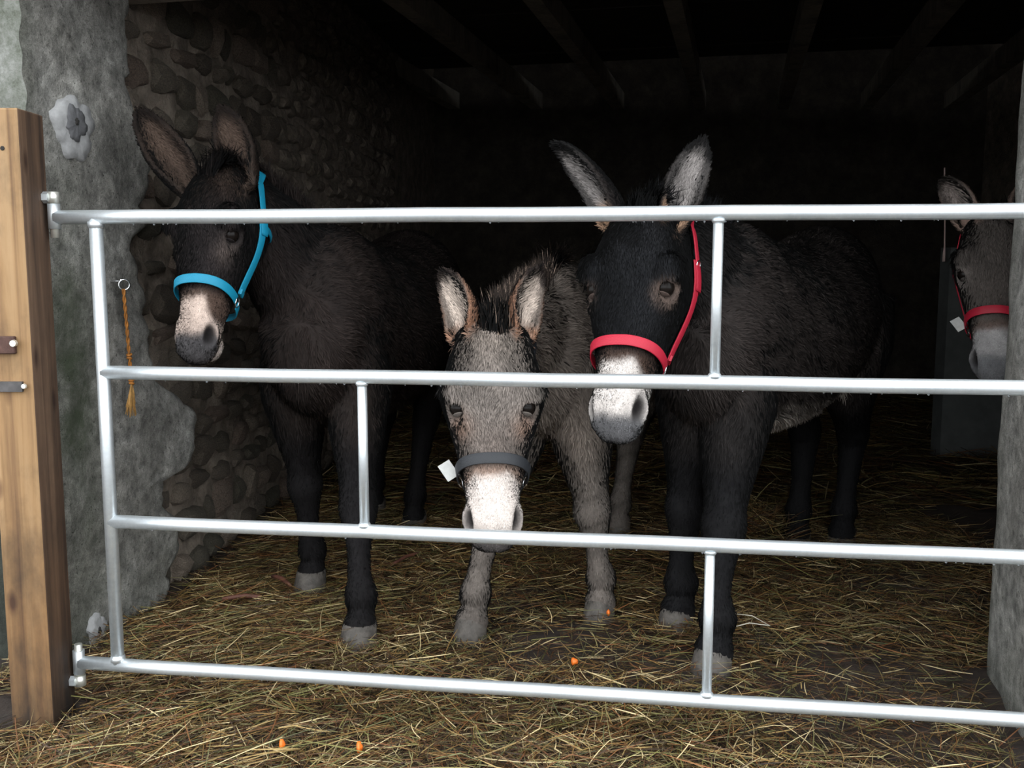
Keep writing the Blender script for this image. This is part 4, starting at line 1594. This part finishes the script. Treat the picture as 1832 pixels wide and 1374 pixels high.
D3 = make_donkey(dict(
    label='black-faced donkey with white muzzle and pale belly in the large red halter', h=1.17, breast=(0.45, 2.56), buttock=(1.22, 3.70), fat=1.08, deep=1.08, eyea=60,
    poll=at(1157, 398, 2.44), muzzle=at(1093, 772, 2.24), yaw=23, wide=1.06, neckmid=(0.02, 0.0, 0.04),
    ears=(at(988, 256, 2.46), at(1262, 243, 2.50)), eartwist=(-52, 4), earsize=0.95, flat=0.055,
    front=((0.53, 2.50), (0.485, 2.80)), fside=(1, -1), hind=((1.25, 3.66), (1.08, 3.66)), hside=(1, -1), legthick=1.1, hairs=110000, mane=2600,
    col=dict(body=(0.028, 0.0225, 0.0205), belly=(0.42, 0.37, 0.33), leg=(0.0070, 0.0067, 0.0075), face=(0.0080, 0.0083, 0.0095), brow=(0.0090, 0.0090, 0.0100), bridge=(0.0090, 0.0092, 0.0110),
             neck=(0.0140, 0.0125, 0.0120), muzzle=(0.66, 0.6, 0.56), muzzle_edge=(0.12, 0.07, 0.05), mz0=0.356, sidelag=0.03, nose0=0.474, nose=(0.11, 0.108, 0.112), lip=(0.30, 0.285, 0.28),
             eyering=(0.22, 0.155, 0.125), eyer=0.033, eyeamt=0.9, lid=(0.10, 0.07, 0.06), earback=(0.0120, 0.0090, 0.0080), eartip=(0.0060, 0.0055, 0.0055), earin=(0.22, 0.2, 0.19), eardeep=(0.03, 0.025, 0.024),
             earbase=(0.36, 0.22, 0.14), mane=(0.0060, 0.0060, 0.0070), maneside=(0.0150, 0.0150, 0.0175), forearm=(0.0150, 0.0135, 0.0130))))
make_halter(D3, 'red', 'red webbing halter on the black-faced donkey at the middle of the gate', 0.025)

D4 = make_donkey(dict(
    label='grey donkey half hidden behind the right jamb, white nose', h=1.12, breast=(1.93, 3.42), buttock=(3.05, 4.15), fat=1.0,
    poll=at(1778, 398, 3.24), muzzle=at(1776, 672, 3.05), yaw=2, wide=1.0, neckmid=(0.06, 0.0, 0.03),
    ears=(at(1683, 318, 3.22), at(1868, 310, 3.24)), eartwist=(-25, 25), earsize=1.0,
    front=((2.05, 3.35), (2.0, 3.72)), fside=(1, -1), hind=((2.95, 3.95), (2.78, 4.2)), hside=(1, -1), legthick=1.05, hairs=40000, mane=1200, voxel=0.008,
    col=dict(body=(0.0900, 0.0780, 0.0690), belly=(0.3, 0.27, 0.24), leg=(0.0840, 0.0720, 0.0660), face=(0.1020, 0.0870, 0.0780), brow=(0.1020, 0.0870, 0.0780), bridge=(0.0900, 0.0750, 0.0660),
             muzzle=(0.4320, 0.4140, 0.4080), muzzle_edge=(0.18, 0.11, 0.085), mz0=0.375, sidelag=0.0, nose0=0.45, nose=(0.1680, 0.1680, 0.1740), lip=(0.2, 0.19, 0.19),
             eyering=(0.42, 0.36, 0.33), eyeamt=0.8, earback=(0.22, 0.15, 0.12), eartip=(0.03, 0.025, 0.022), earin=(0.4, 0.33, 0.3), eardeep=(0.1, 0.08, 0.07),
             earbase=(0.3, 0.2, 0.16), mane=(0.04, 0.032, 0.028), maneside=(0.1, 0.08, 0.07))))
make_halter(D4, 'red', 'red webbing halter with a white label, on the donkey at the right jamb', 0.026, 0.335, tagside=-1)

# ------------------------------------------------------------------ straw bedding


def straw(name, n, xr, yr, lmin, lmax, wmin, wmax, zmax, seed, tall=0.0):
    R = np.random.default_rng(seed)
    x = R.uniform(*xr, n * 2)
    y = R.uniform(*yr, n * 2)
    dens = 0.72 + 0.45 * vnoise(x * 2.1, y * 2.1, 0, 21)
    dens = dens - 0.42 * np.exp(-(((x - 0.15) / 0.42) ** 2 + ((y - 2.5) / 0.22) ** 2)) - 0.45 * np.exp(-(((x - 0.95) / 0.38) ** 2 + ((y - 2.5) / 0.3) ** 2)) \
        + 0.35 * np.exp(-((x + 0.8) / 0.5) ** 2)
    ok = R.random(n * 2) < np.clip(dens, 0.2, 1)
    # keep strands inside the walls
    left = -1.196 + np.maximum(0, (y - 2.51)) * 0.2275
    left = np.where(y > 3.0, -1.08 + (y - 3.0) * 0.0875, left)
    ok &= (x > left + 0.03) | (y < 2.45)
    ok &= ~((x > 1.10 + (y - 2.0) * 0.2275 - 0.03) & (y < 2.477) & (y > 1.9))
    ok &= ~((x < PX1 + 0.02) & (y > PY0 - 0.03) & (y < PY1 + 0.03))
    x, y = x[ok][:n], y[ok][:n]
    n = len(x)
    L = R.uniform(lmin, lmax, n) * np.where(R.random(n) < 0.10, 1.9, 1.0)
    W = R.uniform(wmin, wmax, n)
    ang = R.uniform(0, math.pi, n) + 0.25 * vnoise(x, y, 0, 31)
    ang = np.where((x < -0.5) & (R.random(n) < 0.35), R.normal(0.5, 0.4, n), ang)     # combed strands by the hinge
    tilt = R.normal(0, 0.08, n) + tall * np.abs(R.normal(0, 0.5, n))
    curv = R.normal(0, 0.28, n)
    z0 = ground(x, y) + 0.004 + zmax * R.random(n) ** 1.5
    kink = np.where(R.random(n) < 0.14, R.normal(0, 1.0, n), 0)
    m_ = 5
    pos = np.zeros((n, m_, 3))
    p = np.stack([x, y, z0], 1)
    a = ang - curv * 0.5
    el = tilt.copy()
    for i in range(m_):
        pos[:, i] = p
        st_ = L / (m_ - 1)
        p = p + np.stack([np.cos(a) * np.cos(el), np.sin(a) * np.cos(el), np.sin(el)], 1) * st_[:, None]
        a = a + curv / (m_ - 1) + (kink if i == 1 else 0)
        el = el - 0.10 * tall
    g = ground(pos[:, :, 0], pos[:, :, 1]) + 0.002
    pos[:, :, 2] = np.maximum(pos[:, :, 2], g)
    roll = R.uniform(-1.0, 1.0, n)
    perp = np.stack([-np.sin(ang) * np.cos(roll), np.cos(ang) * np.cos(roll), np.sin(roll)], 1)
    taper = np.array([0.75, 1, 1, 0.9, 0.4])
    A = pos - perp[:, None, :] * (W[:, None] * taper[None, :] * 0.5)[:, :, None]
    B = pos + perp[:, None, :] * (W[:, None] * taper[None, :] * 0.5)[:, :, None]
    V = np.stack([A, B], 2).reshape(-1, 3)
    i0 = np.arange(n)[:, None] * (2 * m_)
    q = np.array([[2 * i, 2 * i + 1, 2 * i + 3, 2 * i + 2] for i in range(m_ - 1)])
    F = (i0[:, :, None] + q[None]).reshape(-1, 4)
    pal = np.array([(0.25, 0.145, 0.045), (0.36, 0.245, 0.095), (0.19, 0.175, 0.055), (0.10, 0.05, 0.022), (0.66, 0.52, 0.28), (0.21, 0.085, 0.030), (0.30, 0.26, 0.11), (0.055, 0.033, 0.019), (0.13, 0.135, 0.06)])
    pw_ = np.array([.14, .12, .09, .20, .10, .13, .08, .14, .05])
    ci = R.choice(len(pal), n, p=pw_ / pw_.sum())
    c = 0.66 * pal[ci] * R.uniform(0.6, 1.4, n)[:, None]
    # strands lying low are coloured darker than those on top
    lift = np.clip((z0 - ground(x, y)) / max(zmax, 1e-3), 0, 1)
    c = c * (0.55 + 0.6 * lift)[:, None]
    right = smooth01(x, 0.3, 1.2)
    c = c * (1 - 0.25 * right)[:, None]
    C = np.repeat(np.concatenate([c, np.ones((n, 1))], 1), 2 * m_, 0)
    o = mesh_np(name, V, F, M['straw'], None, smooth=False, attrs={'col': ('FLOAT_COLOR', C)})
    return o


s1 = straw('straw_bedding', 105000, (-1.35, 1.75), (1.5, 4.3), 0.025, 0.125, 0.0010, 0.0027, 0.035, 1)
tag(s1, 'loose golden brown straw bedding strewn over the floor', 'straw', kind='stuff')
s2 = straw('straw_litter', 26000, (-1.2, 3.6), (4.1, 8.0), 0.10, 0.30, 0.003, 0.006, 0.05, 2)
tag(s2, 'dim straw litter deep in the back of the shed', 'straw', kind='stuff')
s3 = straw('straw_tuft', 1600, (-1.05, -0.3), (1.7, 2.02), 0.08, 0.2, 0.0014, 0.003, 0.04, 3, tall=0.22)
tag(s3, 'heap of longer yellow straw below the gate at the post', 'straw', kind='stuff')
R5 = np.random.default_rng(9)
s4 = straw('straw_heap', 1400, (0.72, 1.0), (3.45, 3.75), 0.08, 0.2, 0.002, 0.0036, 0.12, 5, tall=0.45)
tag(s4, 'small heap of pale hay between the front and hind legs of the black-faced donkey', 'straw', kind='stuff')


def on_ground(px, py):
    r = at(px, py, 1.0) - EYE
    t = -EYE[2] / r[2]
    p = EYE + r * t
    p[2] = float(ground(np.array(p[0]), np.array(p[1])))
    return p


# sticks, carrot crumbs, one bent white stalk
sk = MB().tube([on_ground(1303, 1138) + UP * 0.03, on_ground(1340, 1137) + UP * 0.042, on_ground(1376, 1142) + UP * 0.045, on_ground(1345, 1128) + UP * 0.046, on_ground(1306, 1118) + UP * 0.036],
               [0.0012, 0.0016, 0.0018, 0.0015, 0.001], 6).build('straw_stalk', M['pale_straw'], None, True)
tag(sk, 'bent whitish stalk on the mud right of the black foreleg', 'stalk')
for (a, b_, r, lab) in (((488, 1040), (520, 1056), 0.008, 'short red-brown stick beside the rear front hoof of the brown donkey'),
                        ((398, 1086), (478, 1080), 0.007, 'long red-brown stick on the straw beside the rendered jamb'),
                        ((700, 1025), (748, 1005), 0.006, 'thin pinkish stick lying behind the third rail')):
    p, q = on_ground(*a) + UP * 0.035, on_ground(*b_) + UP * 0.035
    mm_ = (p + q) / 2 + np.array([0, 0.006, 0.006])
    o = MB().tube([p, p * 0.6 + mm_ * 0.4 + UP * 0.001, mm_, q * 0.7 + mm_ * 0.3, q], [r * 0.8, r, r * 1.05, r * 0.9, r * 0.6], 8).build('stick', M['stick'], None, True)
    tag(o, lab, 'stick', 'sticks in the straw')
for (px, py, lab, sc_) in ((1028, 1194, 'orange carrot crumb on bare mud below the grey donkey', 1.0), (1088, 1110, 'orange carrot crumb at the hoof of the grey donkey', 0.8),
                           (505, 1346, 'orange carrot crumb in the straw below the bottom rail, left one', 1.0), (643, 1349, 'orange carrot crumb in the straw below the bottom rail, right one', 1.1)):
    p = on_ground(px, py) + UP * 0.036
    bm = bmesh.new()
    bmesh.ops.create_icosphere(bm, subdivisions=2, radius=0.008 * sc_)
    for v in bm.verts:
        v.co *= 1 + 0.25 * math.sin(v.co.x * 420 + px) + 0.2 * math.sin(v.co.y * 360)
        v.co.z *= 1.3
    me = bpy.data.meshes.new('carrot_piece')
    bm.to_mesh(me)
    bm.free()
    o = link_mesh('carrot_piece', me, M['carrot'], None, tuple(p), True)
    tag(o, lab, 'carrot', 'carrot crumbs')
